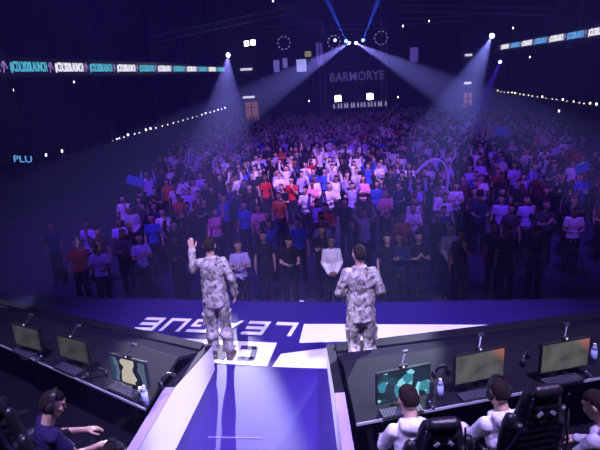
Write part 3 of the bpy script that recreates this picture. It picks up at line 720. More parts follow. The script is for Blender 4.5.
EXPL = [ # head pixel, colour, pose, label
 (75, 243, 'red', A_, 'person in red top near the left edge of the crowd, front row'),
 (97, 247, 'lavender', DN, 'person in lavender T-shirt looking down, right beside the person in red top'),
 (86, 224, 'lavender', FC, 'person in lavender T-shirt behind the person in red top, far left'),
 (104, 222, 'lavender', CL, 'person in lavender T-shirt clapping at far left, behind the one looking down'),
 (139, 238, 'lavender', CL, 'person in lavender T-shirt clapping, front left, halfway to the left soldier'),
 (122, 234, 'dark grey', FO, 'person with folded arms in dark grey, front left of the crowd'),
 (131, 209, 'pale grey', CLS, 'person in open pale grey jacket, hands clasped, left side of the crowd'),
 (162, 212, 'white', CL, 'person in white T-shirt clapping, upper left of the left soldier'),
 (151, 218, 'blue', A_, 'person in blue T-shirt beside a clapping person in white, left side'),
 (174, 186, 'white', FC, 'left one of two people in white standing side by side at left'),
 (185, 184, 'white', CL, 'right one of two people in white standing side by side at left'),
 (238, 246, 'lavender', CL, 'person in lavender T-shirt clapping just right of the left soldier'),
 (331, 241, 'white', CLS, 'person in long-sleeved white shirt with clasped hands, front row between the soldiers'),
 (322, 222, 'lavender', A_, 'person in lavender T-shirt standing behind the person in long white shirt'),
 (298, 222, 'blue', A_, 'person in blue T-shirt standing in the middle between the soldiers'),
 (364, 213, 'pale grey', UP, 'person in pale grey hooded top with raised arms above the right soldier'),
 (402, 216, 'orange', A_, 'person in orange T-shirt right of the right soldier'),
 (417, 216, 'white', CL, 'person in white T-shirt clapping beside the person in orange'),
 (414, 200, 'white', FC, 'person in white T-shirt standing behind the clapping person beside orange'),
 (428, 201, 'white', A_, 'person in white T-shirt behind the tall person in black, right side'),
 (438, 216, 'black', CLS, 'tall person in black beside the person in white and orange group'),
 (451, 229, 'pale grey', CLS, 'person in pale grey top standing in full view above the middle monitor'),
 (471, 243, 'black', FC, 'person in black right beside the person in pale grey top, right side'),
 (494, 226, 'black', FC, 'tall person in black with hand at face, front right'),
 (547, 236, 'black', DN, 'person in black looking down in front of the person in bright shirt'),
 (575, 210, 'white', DN, 'person in bright white shirt standing alone at the far right'),
 (527, 200, 'lavender', FC, 'person in lavender T-shirt at right with hand at face, second line'),
 (501, 199, 'lavender', A_, 'person in lavender T-shirt at right below the right followspot'),
 (547, 205, 'dark grey', CL, 'person in dark grey clapping at the right end of the crowd'),
 (187, 206, 'black', FC, 'tall person in black close to the raised hand of left soldier'),
 (175, 240, 'black', FO, 'person in black with folded arms left of the left soldier'),
 (263, 236, 'black', A_, 'person in black standing right of the person clapping in lavender'),
 (288, 240, 'black', DN, 'person in black looking down in the middle of the front row'),
 (312, 236, 'black', FO, 'person in black with folded arms beside the person in long white shirt'),
 (388, 240, 'black', A_, 'person in black standing just right of the right soldier'),
 (404, 242, 'black', CL, 'person in black clapping before the person in orange'),
 (431, 244, 'dark navy', FO, 'person in dark navy with folded arms left of the pale grey top'),
 (520, 240, 'black', A_, 'person in black standing front right between two other black tops'),
 (50, 226, 'dark navy', A_, 'person in dark navy behind the person in red at far left'),
 (286, 168, 'white', UP, 'person in white with arms raised, brightly lit left of centre'),
 (279, 175, 'white', CL, 'person in white clapping beside the brightly lit raised arms'),
 (265, 178, 'red', A_, 'person in red T-shirt in the bright left centre of the crowd'),
 (291, 180, 'red', FC, 'second person in red T-shirt in the bright left centre'),
 (312, 184, 'pink', CL, 'person in pink T-shirt clapping in the bright centre of the crowd'),
 (305, 190, 'white', CL, 'person in white T-shirt left of the clapping person in pink'),
 (320, 182, 'white', UP, 'person in white with both arms up, right of centre'),
 (329, 186, 'white', CL, 'person in white clapping in the bright centre, right side'),
 (326, 208, 'red', CL, 'person in red T-shirt clapping above the long white shirt'),
 (317, 203, 'lavender', UP, 'person in lavender with raised arms left of the person in red'),
 (258, 208, 'pink', CL, 'person in pink T-shirt clapping right of the left soldier head'),
 (264, 204, 'orange', A_, 'person in orange T-shirt beside a person in pink, left centre'),
 (215, 212, 'pink', ONE, 'person in pink with one arm raised above the left soldier'),
 (244, 205, 'blue', A_, 'person in blue T-shirt left of the person clapping in pink'),
 (343, 180, 'lavender', CL, 'person in lavender clapping right of the bright centre'),
 (352, 186, 'lavender', UP, 'person in lavender with raised arms right of the bright centre'),
 (357, 155, 'white', A_, 'person in white standing in the upper crowd above the right soldier'),
 (368, 166, 'blue', UP, 'person in bright blue with raised arms in the upper crowd'),
 (385, 193, 'pink', CL, 'person in pink clapping, upper right of the right soldier'),
 (402, 155, 'white', A_, 'person in white in the upper crowd inside the right beam'),
 (456, 186, 'white', CL, 'person in white clapping right of the right beam'),
 (462, 196, 'white', CLS, 'person in white top with clasped hands right of the beam'),
 (470, 168, 'lavender', CL, 'person in lavender clapping in the upper right crowd'),
 (448, 165, 'lavender', A_, 'person in lavender T-shirt in the upper right beside the beam'),
 (290, 137, 'green', ONE, 'person in green with one arm raised far back left of centre'),
 (232, 180, 'pale grey', CL, 'person in pale grey clapping inside the left beam'),
 (200, 175, 'lavender', CL, 'person in lavender clapping at the left beam edge'),
]
for x, y, c, p_, lab in EXPL:
    q = atz(x, y, FZ + 1.60)
    if any((q.x - a) ** 2 + (q.y - b) ** 2 < .33 for a, b in placed):
        for k in range(300):
            d = Vector((random.uniform(-.6, .6), random.uniform(-.2, .9), 0)); 
            if not any((q.x + d.x - a) ** 2 + (q.y + d.y - b) ** 2 < .33 for a, b in placed): q = q + d; break
    if q.y < 10.4 and abs(q.x) > 0: q.y = max(q.y, 10.2)
    put(q.x, q.y, c, p_, random.random() < .25, lab, scale=1.0)
rnd = random.Random(5)
def pick(Y, X):
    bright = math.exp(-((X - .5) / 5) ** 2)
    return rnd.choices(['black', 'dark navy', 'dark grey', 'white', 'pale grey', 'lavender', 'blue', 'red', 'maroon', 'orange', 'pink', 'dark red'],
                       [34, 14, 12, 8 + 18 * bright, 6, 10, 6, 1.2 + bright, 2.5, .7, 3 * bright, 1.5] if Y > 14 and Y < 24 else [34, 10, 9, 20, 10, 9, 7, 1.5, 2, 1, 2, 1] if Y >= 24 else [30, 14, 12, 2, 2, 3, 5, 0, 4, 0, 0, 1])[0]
far_spots = []
Y = 12.2; row = 0
while Y < 46:
    for i in range(-24, 25):
        X = i * .62 + (row % 2) * .31 + rnd.uniform(-.14, .14); y = Y + rnd.uniform(-.22, .22)
        cc = Vector((X, y, 0)).dot(CR)
        lim = 6.2 + (y - 12) * .22
        if cc < -lim - .3 or cc > lim + 1.2: continue
        if Y < 15 and rnd.random() < .25: continue
        if rnd.random() < .08: continue
        if any((X - a) ** 2 + (y - b) ** 2 < .27 for a, b in placed): continue
        px, py = proj((X, y, FZ + 1.7))
        if px < -15 or px > 615: continue
        if NPER[0] < 299 and Y < 27:
            for t_ in range(40):
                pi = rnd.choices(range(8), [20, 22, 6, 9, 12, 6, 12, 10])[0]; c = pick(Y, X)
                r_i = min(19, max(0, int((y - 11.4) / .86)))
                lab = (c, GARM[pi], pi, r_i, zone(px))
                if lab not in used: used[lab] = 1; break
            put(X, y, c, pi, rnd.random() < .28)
        else: far_spots.append((X, y))
    Y += .86 + max(0, Y - 26) * .012; row += 1

# spectators too far back to tell apart: one mesh
def low_people():
    vs = []; fs = []; mi = []; cl = []
    tmpl = []
    for k in range(5):
        mb = MB(); mb.mi = 0; mb.ell((0, 0, 1.68), (.085, .10, .12), 8, 6)
        mb.mi = 4; mb.ell((0, .025, 1.72), (.09, .10, .105), 8, 5)
        mb.mi = 1; mb.ell((0, 0, 1.25), (.20, .13, .30), 8, 6); mb.ell((0, 0, 1.02), (.18, .13, .15), 8, 5)
        E = [((-.27, 0, 1.18), (.27, 0, 1.18), (-.27, -.08, .95), (.27, -.08, .95)), ((-.27, -.05, 1.2), (.27, -.05, 1.2), (-.06, -.28, 1.32), (.06, -.28, 1.32)),
             ((-.28, -.1, 1.62), (.28, -.1, 1.62), (-.24, -.12, 1.92), (.24, -.12, 1.92)), ((-.27, 0, 1.2), (.28, -.1, 1.6), (-.2, -.2, 1.0), (.25, -.14, 1.95)), ((-.27, -.05, 1.2), (.27, -.05, 1.2), (0, -.24, 1.2), (0, -.26, 1.24))][k]
        for s, e, w in ((-.17, E[0], E[2]), (.17, E[1], E[3])):
            mb.mi = 1; mb.cone((s, 0, 1.45), e, .07, .055, 7); mb.mi = 0; mb.cone(e, w, .045, .032, 7); mb.ell(w, .045, 6, 4)
        mb.mi = 2
        for s in (-1, 1): mb.cone((s * .1, 0, 1.0), (s * .12, 0, .08), .10, .06, 7)
        mb.mi = 3
        for s in (-1, 1): mb.box((s * .12, -.05, .05), (.09, .26, .10))
        tmpl.append(mb)
    for X, y in far_spots:
        mb = tmpl[rnd.choices(range(5), [30, 30, 9, 9, 16])[0]]; c = COLS[pick(y, X)]; s = rnd.uniform(.93, 1.04); a = rnd.uniform(-.4, .4); ca, sa = math.cos(a), math.sin(a)
        o = len(vs); vs += [(X + s * (v.x * ca - v.y * sa), y + s * (v.x * sa + v.y * ca), FZ + s * v.z) for v in mb.v]
        fs += [tuple(i + o for i in f) for f in mb.f]; mi += mb.m; cl += [c] * len(mb.f)
    me = bpy.data.meshes.new('distant_crowd'); me.from_pydata(vs, [], fs)
    for p, i in zip(me.polygons, mi): p.material_index = i; p.use_smooth = True
    at = me.attributes.new('cloth', 'FLOAT_COLOR', 'FACE')
    for i, c in enumerate(cl): at.data[i].color = (*c, 1)
    mt = mat('crowd_cloth', (.5, .5, .5), .85); nt = mt.node_tree; an = nt.nodes.new('ShaderNodeAttribute'); an.attribute_name = 'cloth'
    nt.links.new(an.outputs['Color'], nt.nodes['Principled BSDF'].inputs['Base Color'])
    o = link('distant_crowd', me, [M_skin, mt, M_trous, M_shoe, M_hair]); tag(o, 'dense mass of distant spectators filling the back of the arena', 'crowd', kind='stuff')
low_people()
print('INDIV', NPER[0], 'FAR', len(far_spots))

# ------------------------------------------------------------------ ribbon boards on the balconies
M_cy = mat('led_cyan', (.01, .02, .02), .4, emit=.85, ecol=(.10, .50, .75)); M_wh = mat('led_white', (.02, .02, .02), .4, emit=1.1, ecol=(.80, .80, .98)); M_bl = mat('led_blue', (.01, .02, .03), .4, emit=1.0, ecol=(.12, .35, .85))
M_led = mat('led_board_dark', (.008, .008, .015), .4, emit=.02, ecol=(.05, .03, .3)); M_sw = mat('led_violet', (.01, .01, .02), .4, emit=.7, ecol=(.35, .22, .7))
def text_mesh(s, h, ext=.01, bold=.02):
    cu = bpy.data.curves.new('t', 'FONT'); cu.body = s; cu.size = 1; cu.extrude = ext; cu.offset = bold; cu.resolution_u = 2
    o = bpy.data.objects.new('t', cu); COL.objects.link(o); dg = bpy.context.evaluated_depsgraph_get(); me = bpy.data.meshes.new_from_object(o.evaluated_get(dg)); bpy.data.objects.remove(o)
    xs = [v.co.x for v in me.vertices]; ys = [v.co.y for v in me.vertices]; x0, x1, y0, y1 = min(xs), max(xs), min(ys), max(ys)
    for v in me.vertices: v.co.x = (v.co.x - (x0 + x1) / 2) / (x1 - x0) * h[0]; v.co.y = (v.co.y - (y0 + y1) / 2) / (y1 - y0) * h[1]
    return me
TXT = text_mesh('#CDL2020LAUNCH', (2.62, .46), .01, .022)
def swirl():
    mb = MB()
    for k in range(7):
        a = k * .5; b = a + .5; mb.bar((-.10 + .05 * k - .1, .2 * math.sin(a), 0), (-.05 + .05 * k - .1, .2 * math.sin(b), 0), .05, .02)
    mb.bar((-.12, -.22, 0), (.02, .22, 0), .05, .02); return mb.mesh('swirl')
SW = swirl(); SW.materials.append(M_sw)
tx = {}
for k, m_ in (('c', M_cy), ('w', M_wh), ('b', M_bl)): q = TXT.copy(); q.materials.clear(); q.materials.append(m_); tx[k] = q
for sd in (-1, 1):
    z = RIBZ[sd]; root = empty('ribbon_board', W(20, sd * HW, z - .4))
    inv = root.location.copy(); face = sd * (HW - .06)
    nrm = CR * -sd; xx = Vector((0, 0, 1)).cross(nrm); M3 = Matrix((xx, Vector((0, 0, 1)), nrm)).transposed().to_4x4()
    mb = MB().prism([tuple((W(10, face, 0) - inv).xy), tuple((W(57, face, 0) - inv).xy), tuple((W(57, sd * HW, 0) - inv).xy), tuple((W(10, sd * HW, 0) - inv).xy)], -.0, .8)
    obj('board', mb, M_led, root)
    n = 0; s = 22.0 - 3.3 * 2 if sd < 0 else 33.6 - 3.3 * 4
    while s < 56:
        t = link('text', tx[('w' if n % 2 else 'c') if sd < 0 else ('b' if n % 2 else 'w')], None, root); M4 = M3.copy(); M4.translation = W(s, sd * (HW - .075), z) - inv; t.matrix_basis = M4
        t = link('logo', SW, None, root); M4 = M3.copy(); M4.translation = W(s + 1.65, sd * (HW - .075), z) - inv; t.matrix_basis = M4
        s += 3.3; n += 1
    tag(root, 'glowing ribbon board with repeated launch hashtag along the %s balcony' % ('left' if sd < 0 else 'right'), 'led board')
# lamps along the lower balcony rails
M_lamp = mat('lamp_white', (.8, .8, .8), .4, emit=3.5, ecol=(.85, .8, 1)); M_lampw = mat('lamp_warm', (.8, .7, .6), .4, emit=3, ecol=(1, .55, .40))
lp = None
for sd, s0, s1, n in ((-1, 29.5, 56, 24), (1, 30, 56, 28)):
    for k in range(n):
        s = s0 + (s1 - s0) * (k / (n - 1)) ** 1.35 + random.uniform(-.15, .15)
        if lp is None:
            lp = empty('rail_lamp'); obj('base', MB().cone((0, 0, 0), (0, 0, .05), .06, .05, 10), M_blk2, lp); b = obj('bulb', MB().ell((0, 0, .12), (.055, .055, .07), 10, 7), M_lamp, lp, True); o = lp
        else: o = copy_tree(lp)
        o.location = W(s, sd * (HW + .1), RAILZ[sd])
        b = [c for c in o.children if c.name.startswith('bulb')][0]
        q = random.choice((.5, .6, .8, 1.1)); o.scale = (q, q, q)
        if sd > 0 and k % 2:
            b.material_slots[0].link = 'OBJECT'; b.material_slots[0].material = M_lampw
        elif lp is not o: b.material_slots[0].link = 'OBJECT'; b.material_slots[0].material = M_lamp
        tag(o, 'small %s light in the row of lights along the %s balcony rail' % ('warm' if sd > 0 and k % 2 else 'white', 'left' if sd < 0 else 'right'), 'lamp', 'small %s lights on the %s balcony rail' % ('warm' if sd > 0 and k % 2 else 'white', 'left' if sd < 0 else 'right'))

# ------------------------------------------------------------------ end of the hall
M_tower = mat('tower_brick', (.05, .04, .10), .9, var=.3, vscale=1.5)
M_door = mat('lit_doorway', (.3, .15, .1), .6, emit=.2, ecol=(.75, .28, .18)); M_sign = mat('lit_sign', (.5, .5, .6), .5, emit=.9, ecol=(.75, .7, 1))
M_scr = mat('video_violet', (.02, .02, .05), .5, emit=.4, ecol=(.30, .22, 1.0)); M_scrw = mat('video_pale', (.02, .02, .05), .5, emit=.8, ecol=(.40, .38, 1.0)); M_scrd = mat('video_dim', (.02, .02, .05), .5, emit=.3, ecol=(.22, .12, .9))
def panel(name, x0, y0, x1, y1, s, mt, label, cat, th=.12, frame=True):
    a = ats(x0, y1, s); b = ats(x1, y0, s); ca = (a - Vector((0, 0, 0))).dot(CR); cb = b.dot(CR); z0, z1 = a.z, b.z
    root = empty(name, W(s, (ca + cb) / 2, z0)); w = cb - ca; h = z1 - z0; root.rotation_euler.z = -TH
    obj('screen', MB().box((0, 0, h / 2), (w, th, h)), mt, root)
    if frame: obj('frame', MB().box((0, .05 + th / 2, h / 2), (w + .12, .1, h + .12)), M_blk2, root)
    return tag(root, label, cat)
def tower(x0, x1, s, label, signs, door):
    a = ats(x0, 110, s).dot(CR); b = ats(x1, 110, s).dot(CR)
    root = empty('tower', W(s, (a + b) / 2, FZ), -TH); w = b - a
    obj('wall', MB().box((0, 1.0, 6.5), (w, 1.6, 13)), M_tower, root)
    for k in range(3): obj('ledge', MB().box((0, .15, 3.4 + k * 2.6), (w + .3, .3, .2)), M_tower, root)
    zb = ats((x0 + x1) / 2, door[1], s).z - FZ; zt = ats((x0 + x1) / 2, door[0], s).z - FZ
    d = obj('doorway', MB().box((0, .17, (zb + zt) / 2), (w * .55, .1, zt - zb)), M_door, root)
    obj('door_mullion', MB().box((0, .10, (zb + zt) / 2), (.10, .06, zt - zb)).box((0, .10, zt - .5), (w * .55, .06, .08)), M_blk2, root)
    for y in signs:
        z = ats((x0 + x1) / 2, y, s).z - FZ
        g = obj('lit_sign', MB().box((-w * .08, .02, z), (w * .5, .1, .20)), M_sign, root)
    return tag(root, label, 'tower')
tower(240, 263, 50, 'dark tower with an orange doorway and white lit signs left of stage', (69, 97), (102, 124))
tower(461, 475, 50, 'dark tower with orange doorway and white lit signs right of the beams', (55, 83), (93, 110))
# back stage structure: portal with sign, two bright floodlights, bar with lights
def truss(name, a, b, w, label, m_=M_metal, seg=None):
    a = Vector(a); b = Vector(b); d = (b - a); L = d.length; d.normalize(); q = d.to_track_quat('Z', 'Y').to_matrix(); n = seg or max(3, int(L / (w * 1.3)))
    c = [q @ Vector((sx * w / 2, sy * w / 2, 0)) for sx, sy in ((-1, -1), (1, -1), (1, 1), (-1, 1))]; root = empty(name, a); mb = MB()
    for k in c: mb.bar(k, d * L + k, .05)
    obj('chords', mb, m_, root); mb = MB()
    for i in range(n):
        for j in range(4):
            p = c[j] + d * L * i / n; q2 = c[(j + 1) % 4] + d * L * (i + 1) / n; mb.bar(p, q2, .025)
    obj('lacing', mb, m_, root)
    return tag(root, label, 'truss')
S = 47
pp = lambda x, y, s=S: ats(x, y, s)
truss('truss', pp(322, 28), pp(384, 26), .4, 'horizontal lighting truss over the back stage carrying the central beams')
truss('truss', pp(322, 115), pp(322, 20), .4, 'left vertical truss tower of the back stage')
truss('truss', pp(384, 115), pp(384, 18), .4, 'right vertical truss tower of the back stage')
truss('truss', pp(262, 30, 44), pp(306, 27, 44), .4, 'short truss above the violet screens left of the back stage')
truss('truss', pp(400, 22, 44), pp(470, 18, 44), .4, 'short truss right of the back stage')
truss('truss', ats(150, 40, 40), ats(300, 8, 40), .45, 'long dark roof truss at upper left')
truss('truss', ats(400, 8, 40), ats(560, 12, 40), .45, 'long dark roof truss at upper right carrying the right followspot')
panel('backdrop', 323, 66, 383, 112, 48.5, mat('backdrop_cloth', (.04, .035, .10), .9, var=.3, vscale=1), 'dark cloth backdrop behind the back stage under the sign', 'backdrop', .1, False)
sg = empty('stage_sign', pp(357, 76, 46.4), -TH)
obj('board', MB().box((0, .12, 0), (5.0, .1, 1.1)), mat('sign_board', (.03, .025, .09), .7), sg)
t = link('text', text_mesh('BARMORYE', (4.6, .75), .03, .008), mat('sign_violet', (.3, .25, .8), .5, emit=.12, ecol=(.35, .30, 1.0)), sg); t.rotation_euler.x = PI / 2
tag(sg, 'dim violet BARMORYE sign hanging above the back stage', 'sign')
for x, y, lab in ((338, 98.5, 'left of two square white floodlights facing the crowd from back stage'), (370, 96.5, 'right of two square white floodlights facing the crowd from back stage')):
    r = empty('floodlight', pp(x, y, 46), -TH); obj('housing', MB().box((0, .12, 0), (.62, .2, .62)), M_blk2, r, bevel=.03)
    obj('lens', MB().box((0, 0, 0), (.50, .05, .50)), mat('flood_lens', (1, 1, 1), .3, emit=14, ecol=(.85, .85, 1)), r); obj('pole', MB().bar((0, .15, -.3), (0, .15, FZ - r.location.z), .06), M_metal, r); tag(r, lab, 'floodlight')
for x, y, s_, lab in ((246.5, 43.5, 49.6, 'left lamp of the bright white pair high on the left tower'), (253, 42.5, 49.6, 'right lamp of the bright white pair high on the left tower')):
    r = empty('floodlight', ats(x, y, s_), -TH); obj('housing', MB().box((0, .12, 0), (.5, .2, .55)), M_blk2, r, bevel=.03); obj('lens', MB().box((0, 0, 0), (.40, .05, .42)), mat('flood_lens', (1, 1, 1), .3, emit=14), r); tag(r, lab, 'floodlight')
bar = empty('bar_counter', pp(360, 117, 44), -TH); bar.location.z = FZ
obj('counter', MB().box((0, 0, .55), (4.4, .7, 1.1)).box((0, -.05, 1.13), (4.6, .9, .07)), M_tower, bar); obj('back_shelf', MB().box((0, .9, 2.0), (4.4, .3, .08)).box((0, .9, 1.5), (4.4, .3, .08)).box((0, 1.1, 1.3), (4.4, .08, 2.4)), M_tower, bar)
tag(bar, 'long bar counter with a bottle shelf behind the crowd', 'bar')
for i in range(16):
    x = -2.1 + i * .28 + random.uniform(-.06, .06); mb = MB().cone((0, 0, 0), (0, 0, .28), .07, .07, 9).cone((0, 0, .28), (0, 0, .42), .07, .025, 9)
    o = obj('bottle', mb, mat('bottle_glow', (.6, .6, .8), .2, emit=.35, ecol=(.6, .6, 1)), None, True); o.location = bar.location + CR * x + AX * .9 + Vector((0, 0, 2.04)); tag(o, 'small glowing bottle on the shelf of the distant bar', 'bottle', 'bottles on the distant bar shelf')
panel('video_screen', 297, 59, 306, 72, 45, M_scrw, 'bright pale violet upright screen left of the left centre beam', 'screen')
panel('video_screen', 274, 60, 279, 72, 46, M_scr, 'narrow violet banner screen, left of a similar one', 'screen')
panel('video_screen', 283, 58, 287, 68, 46, M_scr, 'narrow violet banner screen, right of a similar one', 'screen')
panel('video_screen', 317, 42, 322, 66, 47.8, M_scrd, 'tall dim violet panel beside the left truss tower', 'screen')
panel('video_screen', 410, 47, 418, 62, 46, M_scrd, 'violet upright screen right of the right centre beam', 'screen')
panel('video_screen', 305, 51, 311, 57, 44.6, mat('lamp_amber', (.3, .25, .1), .5, emit=.3, ecol=(.7, .6, .35)), 'small square amber lamp panel above the pale violet screen', 'lamp')
# round light clusters
def cluster(x, y, s, lab):
    r = empty('light_cluster', ats(x, y, s), -TH); mb = MB(); n = 10
    for k in range(n):
        a = 2 * PI * k / n; b = 2 * PI * (k + 1) / n; mb.bar((.5 * math.cos(a), 0, .5 * math.sin(a)), (.5 * math.cos(b), 0, .5 * math.sin(b)), .06)
    mb.bar((0, 0, .5), (0, 0, 15 - r.location.z), .04)
    obj('ring', mb, M_metal, r)
    for k in range(n):
        a = 2 * PI * k / n; obj('bulb', MB().ell((.5 * math.cos(a), -.06, .5 * math.sin(a)), .055, 8, 5), mat('cluster_bulb', (.4, .4, .7), .4, emit=.5, ecol=(.5, .45, 1)), r)
    tag(r, lab, 'light')
cluster(284, 43, 44, 'ring of tiny lights hanging left of the back stage')
cluster(381, 38, 44, 'ring of tiny lights hanging right of the central beams')
cluster(334, 42, 44.5, 'ring of tiny lights at the left blue beam source')
# small ceiling and balcony lamps that read as points
for x, y, s, lab in ((8, 36, 30, 'tiny pale lamp at the far upper left'), (74, 82, 34, 'tiny lamp under the left ribbon board'), (14, 90, 26, 'tiny dim lamp low at the left edge'), (513, 28, 40, 'small lamp right of the right followspot'), (530, 57, 44, 'small lamp under the right ribbon board'),
                     (273, 1, 38, 'small lamp at the top edge of the photograph'), (309, 101, 45, 'small white upright lamp left of the floodlights'), (398, 97, 45, 'small white upright lamp right of the floodlights'), (403, 26, 42, 'small lamp on the truss right of the central beams'), (429, 21, 42, 'small lamp near the top right of centre'),
                     (113, 142, 29.3, 'white upright light at the near end of left balcony rail'), (46, 155, 24, 'small white lamp on the left below the balcony'), (62, 151, 24, 'right small white lamp on the left below the balcony'), (559, 111, 33, 'tiny lamp below the right balcony rail')):
    p = ats(x, y, s); o = empty('point_lamp', p); q = .8
    obj('bulb', MB().ell((0, 0, 0), (.045, .045, .08), 8, 6), M_lamp, o, True)
    obj('cord', MB().bar((0, 0, .1), (0, 0, 15 - p.z if p.z > 5 else .2), .015) if p.z > 5 else MB().bar((0, 0, -.1), (0, 0, FZ - p.z), .03), M_blk2, o); tag(o, lab, 'lamp')
# signs held up in the crowd
def held(x, y, z, w, h, rot, mt, label, txt=None):
    p = atz(x, y, z); r = empty('held_sign', p); r.rotation_euler = (0, rot, 0)
    obj('board', MB().box((0, 0, 0), (w, .02, h)), mt, r)
    if txt: t = link('text', text_mesh(txt, (w * .8, h * .6), .005, .01), M_blk2 if mt is not M_blk2 else M_bl, r); t.rotation_euler.x = PI / 2; t.location.y = -.015
    obj('stick', MB().bar((0, .02, 0), (0, .02, -.6), .02), M_blk2, r)
    return tag(r, label, 'sign')
held(135, 181, .95, .50, .28, .35, mat('poster_blue', (.10, .25, .5), .6), 'tilted light blue poster held up in the left crowd')
held(582, 168, 1.0, .36, .26, -.3, mat('poster_blue2', (.08, .18, .4), .6), 'small bluish poster held up at the far right')
held(501, 131, 1.0, .6, .4, .2, mat('poster_blue2', (.12, .35, .7), .6), 'bluish poster held up far back right of the beam')
held(23, 159, .9, 1.0, .5, .1, M_blk2, 'small glowing PLU sign at the far left', 'PLU')
# aisle items at the front of the arena floor
p = atz(300, 277, -.2); bg = obj('white_bag', None or MB().ell((0, 0, 0), (.16, .12, .13), 14, 9).box((0, 0, .13), (.10, .03, .05)), M_white, None, True); bg.location = (p.x, p.y + .3, FZ + .13)
tag(bg, 'small round white bag on the arena floor before the front row', 'bag')

# folding chairs left standing at the front of the floor
def folding_chair():
    r = empty('folding_chair')
    obj('seat', MB().box((0, 0, .45), (.40, .38, .03)), M_blk2, r, bevel=.008); obj('backrest', MB().box((0, .20, .78), (.40, .025, .20)), M_blk2, r, bevel=.008)
    for s in (-1, 1):
        obj('front_leg', MB().bar((s * .21, .21, .88), (s * .21, -.22, 0), .022), M_metal, r); obj('rear_leg', MB().bar((s * .19, -.12, .45), (s * .19, .24, 0), .022), M_metal, r)
    obj('crossbar', MB().bar((-.21, -.12, .22), (.21, -.12, .22), .018), M_metal, r); return r
fc = folding_chair(); k = 0
for x, y, lab in ((522, 281, 'left of two folding chairs side by side, front right of the arena floor'), (535, 279, 'right of two folding chairs side by side, front right of the arena floor'), (574, 290, 'folding chair below the person in bright white shirt at far right'), (148, 290, 'folding chair on the floor in the dark front left area')):
    o = fc if k == 0 else copy_tree(fc); k += 1; p = atz(x, y, FZ); o.location = (p.x, min(p.y, 11.0) if False else p.y, FZ); o.rotation_euler.z = random.uniform(-.5, .5); tag(o, lab, 'chair', 'folding chairs on the arena floor')
p = atz(426, 186, .5); mb = MB(); n = 14
for i in range(n):
    a = R(150 - 150 * i / n); b = R(150 - 150 * (i + 1) / n); mb.bar((.55 * math.cos(a), 0, 1.1 * math.sin(a)), (.55 * math.cos(b), 0, 1.1 * math.sin(b)), .02 + .14, .04)
mb.bar((.55, 0, .03), (.60, 0, FZ - .2), .16, .04)
o = obj('curved_band', mb, M_white); o.location = (p.x, p.y + .1, .2); o.rotation_euler = (0, R(20), 0); tag(o, 'curved white band rising out of the crowd inside the right beam', 'banner')  # arched white band on one leg, of unknown nature

# ------------------------------------------------------------------ haze
# ------------------------------------------------------------------ lamps
def spot(name, loc, tgt, power, col, ang, blend=.25, r=.1):
    l = bpy.data.lights.new(name, 'SPOT'); l.energy = power; l.color = col; l.spot_size = ang; l.spot_blend = blend; l.shadow_soft_size = r
    o = bpy.data.objects.new(name, l); COL.objects.link(o); o.location = loc; aim(o, tgt); return o
def fixture(name, loc, tgt, label, size=.3, lens=(1, 1, 1), em=40, hang=True):
    r = empty(name, loc); q = (Vector(tgt) - Vector(loc)).to_track_quat('-Z', 'Y').to_matrix()
    f = lambda p: q @ Vector(p)
    obj('housing', MB().cone(f((0, 0, .02)), f((0, 0, size * 2.2)), size * .55, size * .40, 16), M_blk2, r, True)
    mt = mat('lens_%s_%d' % (name, int(em * 10 + lens[0] * 7)), (1, 1, 1), .3, emit=em, ecol=lens)
    obj('lens', MB().cone(f((0, 0, .02)), f((0, 0, .035)), size * .42, size * .42, 16), mt, r)
    mb = MB()
    for s in (-1, 1): mb.bar((s * size * .7, 0, size), (s * size * .7, 0, size * 1.9), .05)
    mb.bar((-size * .7, 0, size * 1.9), (size * .7, 0, size * 1.9), .05); mb.bar((0, 0, size * 1.9), (0, 0, 15 - loc[2]) if hang else (0, 0, size * 3), .05)
    obj('yoke', mb, M_blk2, r); return tag(r, label, 'spotlight')
LS = ats(228, 55, 44); LT = sl.location + Vector((-.0, 0, 1.0))
RS = ats(492, 36, 40); RT = sr.location + Vector((0, 0, 1.0))
fixture('followspot', LS, LT, 'bright white followspot at upper left beaming onto the left soldier', .36, (.8, .9, 1), 60)
fixture('followspot', RS, RT, 'bright white followspot at upper right beaming down onto the right soldier', .36, (.8, .95, 1), 60)
d = (LT - LS).normalized(); spot('followspot_light', LS + d * .1, LT, 190000, (.64, .60, 1), R(3.6), .35, .05)
d = (RT - RS).normalized(); spot('followspot_light', RS + d * .1, RT, 200000, (.58, .66, 1), R(3.6), .35, .05)
C1 = ats(349, 43, 46.5); C2 = ats(356, 43, 46.5)
for a, tgt, pw, c, an, lab in ((C1, ats(255, 100, 22), 260000, (.62, .62, 1), 3.6, 'moving head spotlight sending the wide white beam down left'), (C2, ats(455, 95, 22), 260000, (.62, .62, 1), 3.6, 'moving head spotlight sending the wide white beam down right'),
                          (ats(346, 41, 46), ats(318, -20, 36), 260000, (.08, .25, 1), 3, 'moving head spotlight sending a blue beam up left'), (ats(363, 40, 46), ats(386, -20, 36), 260000, (.08, .25, 1), 3, 'moving head spotlight sending a blue beam up right'),
                          (ats(335, 40, 46), ats(262, -5, 36), 60000, (.2, .3, 1), 2.5, 'spotlight sending a faint blue beam up to the upper left'),
                          (ats(500, 62, 44), ats(470, 128, 30), 35000, (.22, .05, 1), 5, 'small spotlight with a violet beam beside the right followspot beam')):
    d = (tgt - a).normalized(); fixture('moving_head', a, tgt, lab, .28, c, 25); spot('beam', a + d * .08, tgt, pw, c, R(an), .3, .04)
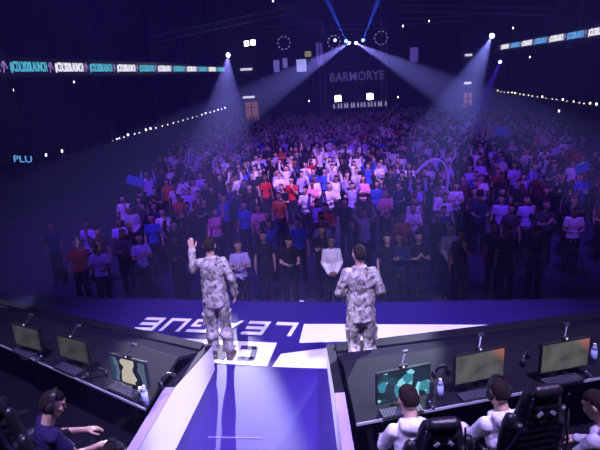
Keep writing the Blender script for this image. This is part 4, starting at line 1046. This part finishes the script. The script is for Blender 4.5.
# washes (violet house rig above stage and crowd; the last two pale ones are added)
V = (.20, .05, 1.0)
def rig(name, loc, tgt, pw, c, ang, lab, bl=.8, r=.3):
    fixture(name, Vector(loc), Vector(tgt), lab, .3, c, 8); d = (Vector(tgt) - Vector(loc)).normalized(); spot('wash', Vector(loc) + d * .12, tgt, pw, c, R(ang), bl, r)
rig('wash_light', (2.0, 6, 12.5), (.4, 20.5, FZ), 32000, (.50, .27, 1.0), 27, 'violet wash light above the stage aimed at the crowd centre', 1)
rig('wash_light', (-4, 6, 12.5), (-3.5, 19, FZ), 11000, V, 56, 'violet wash light above the stage aimed at the left crowd', 1)
rig('wash_light', (5, 6, 12.5), (5.5, 19, FZ), 11000, V, 56, 'violet wash light above the stage aimed at the right crowd', 1)
rig('wash_light', (1, 20, 13), (4, 34, FZ), 3600, (.22, .09, 1.0), 60, 'violet wash light above the crowd aimed at the back', 1)
rig('wash_light', (-3.5, 1.0, 11), (-1.2, 6.2, 0), 9000, (.52, .40, 1.0), 40, 'violet wash light above the left booth aimed at the stage deck', .8)
rig('wash_light', (3.5, 1.0, 11), (1.0, 6.2, 0), 11000, (.54, .42, 1.0), 40, 'violet wash light above the right booth aimed at the stage deck', .8)
rig('wash_light', (-.6, 3.5, 9), (-.5, 4.8, 0), 1500, (.25, .22, 1.0), 50, 'blue violet light straight above the aisle between the booths', .8)
rig('wash_light', (5.2, 3.5, 7), (-1.45, 5.0, .3), 4500, (.85, .78, 1.0), 15, 'added unseen pale light high at the right, brightening the left booth side wall', .7)  # unseen lamp added to whiten the left booth's aisle facing
rig('wash_light', (-5.2, 3.5, 7), (.3, 5.4, .2), 3500, (.85, .78, 1.0), 15, 'added unseen pale light high at the left, brightening the right booth side strip', .7)  # mirrored lamp, also added, to brighten the right booth's white strip
w = bpy.data.worlds.new('world'); sc.world = w; w.use_nodes = True; w.node_tree.nodes['Background'].inputs[0].default_value = (.01, .006, .04, 1); w.node_tree.nodes['Background'].inputs[1].default_value = .2
vs = sc.view_settings; vs.view_transform = 'Standard'; vs.look = 'None'; vs.gamma = 1; vs.exposure = 0; vs.use_curve_mapping = False
sc.cycles.volume_max_steps = 64; sc.cycles.volume_step_rate = 4; sc.cycles.max_bounces = 4; sc.cycles.volume_bounces = 1; sc.cycles.use_denoising = True

nt = w.node_tree; vo = nt.nodes.new('ShaderNodeVolumeScatter'); vo.inputs['Density'].default_value = .0052; vo.inputs['Anisotropy'].default_value = .3; vo.inputs['Color'].default_value = (.36, .33, 1, 1)
nt.links.new(vo.outputs[0], nt.nodes['World Output'].inputs['Volume'])
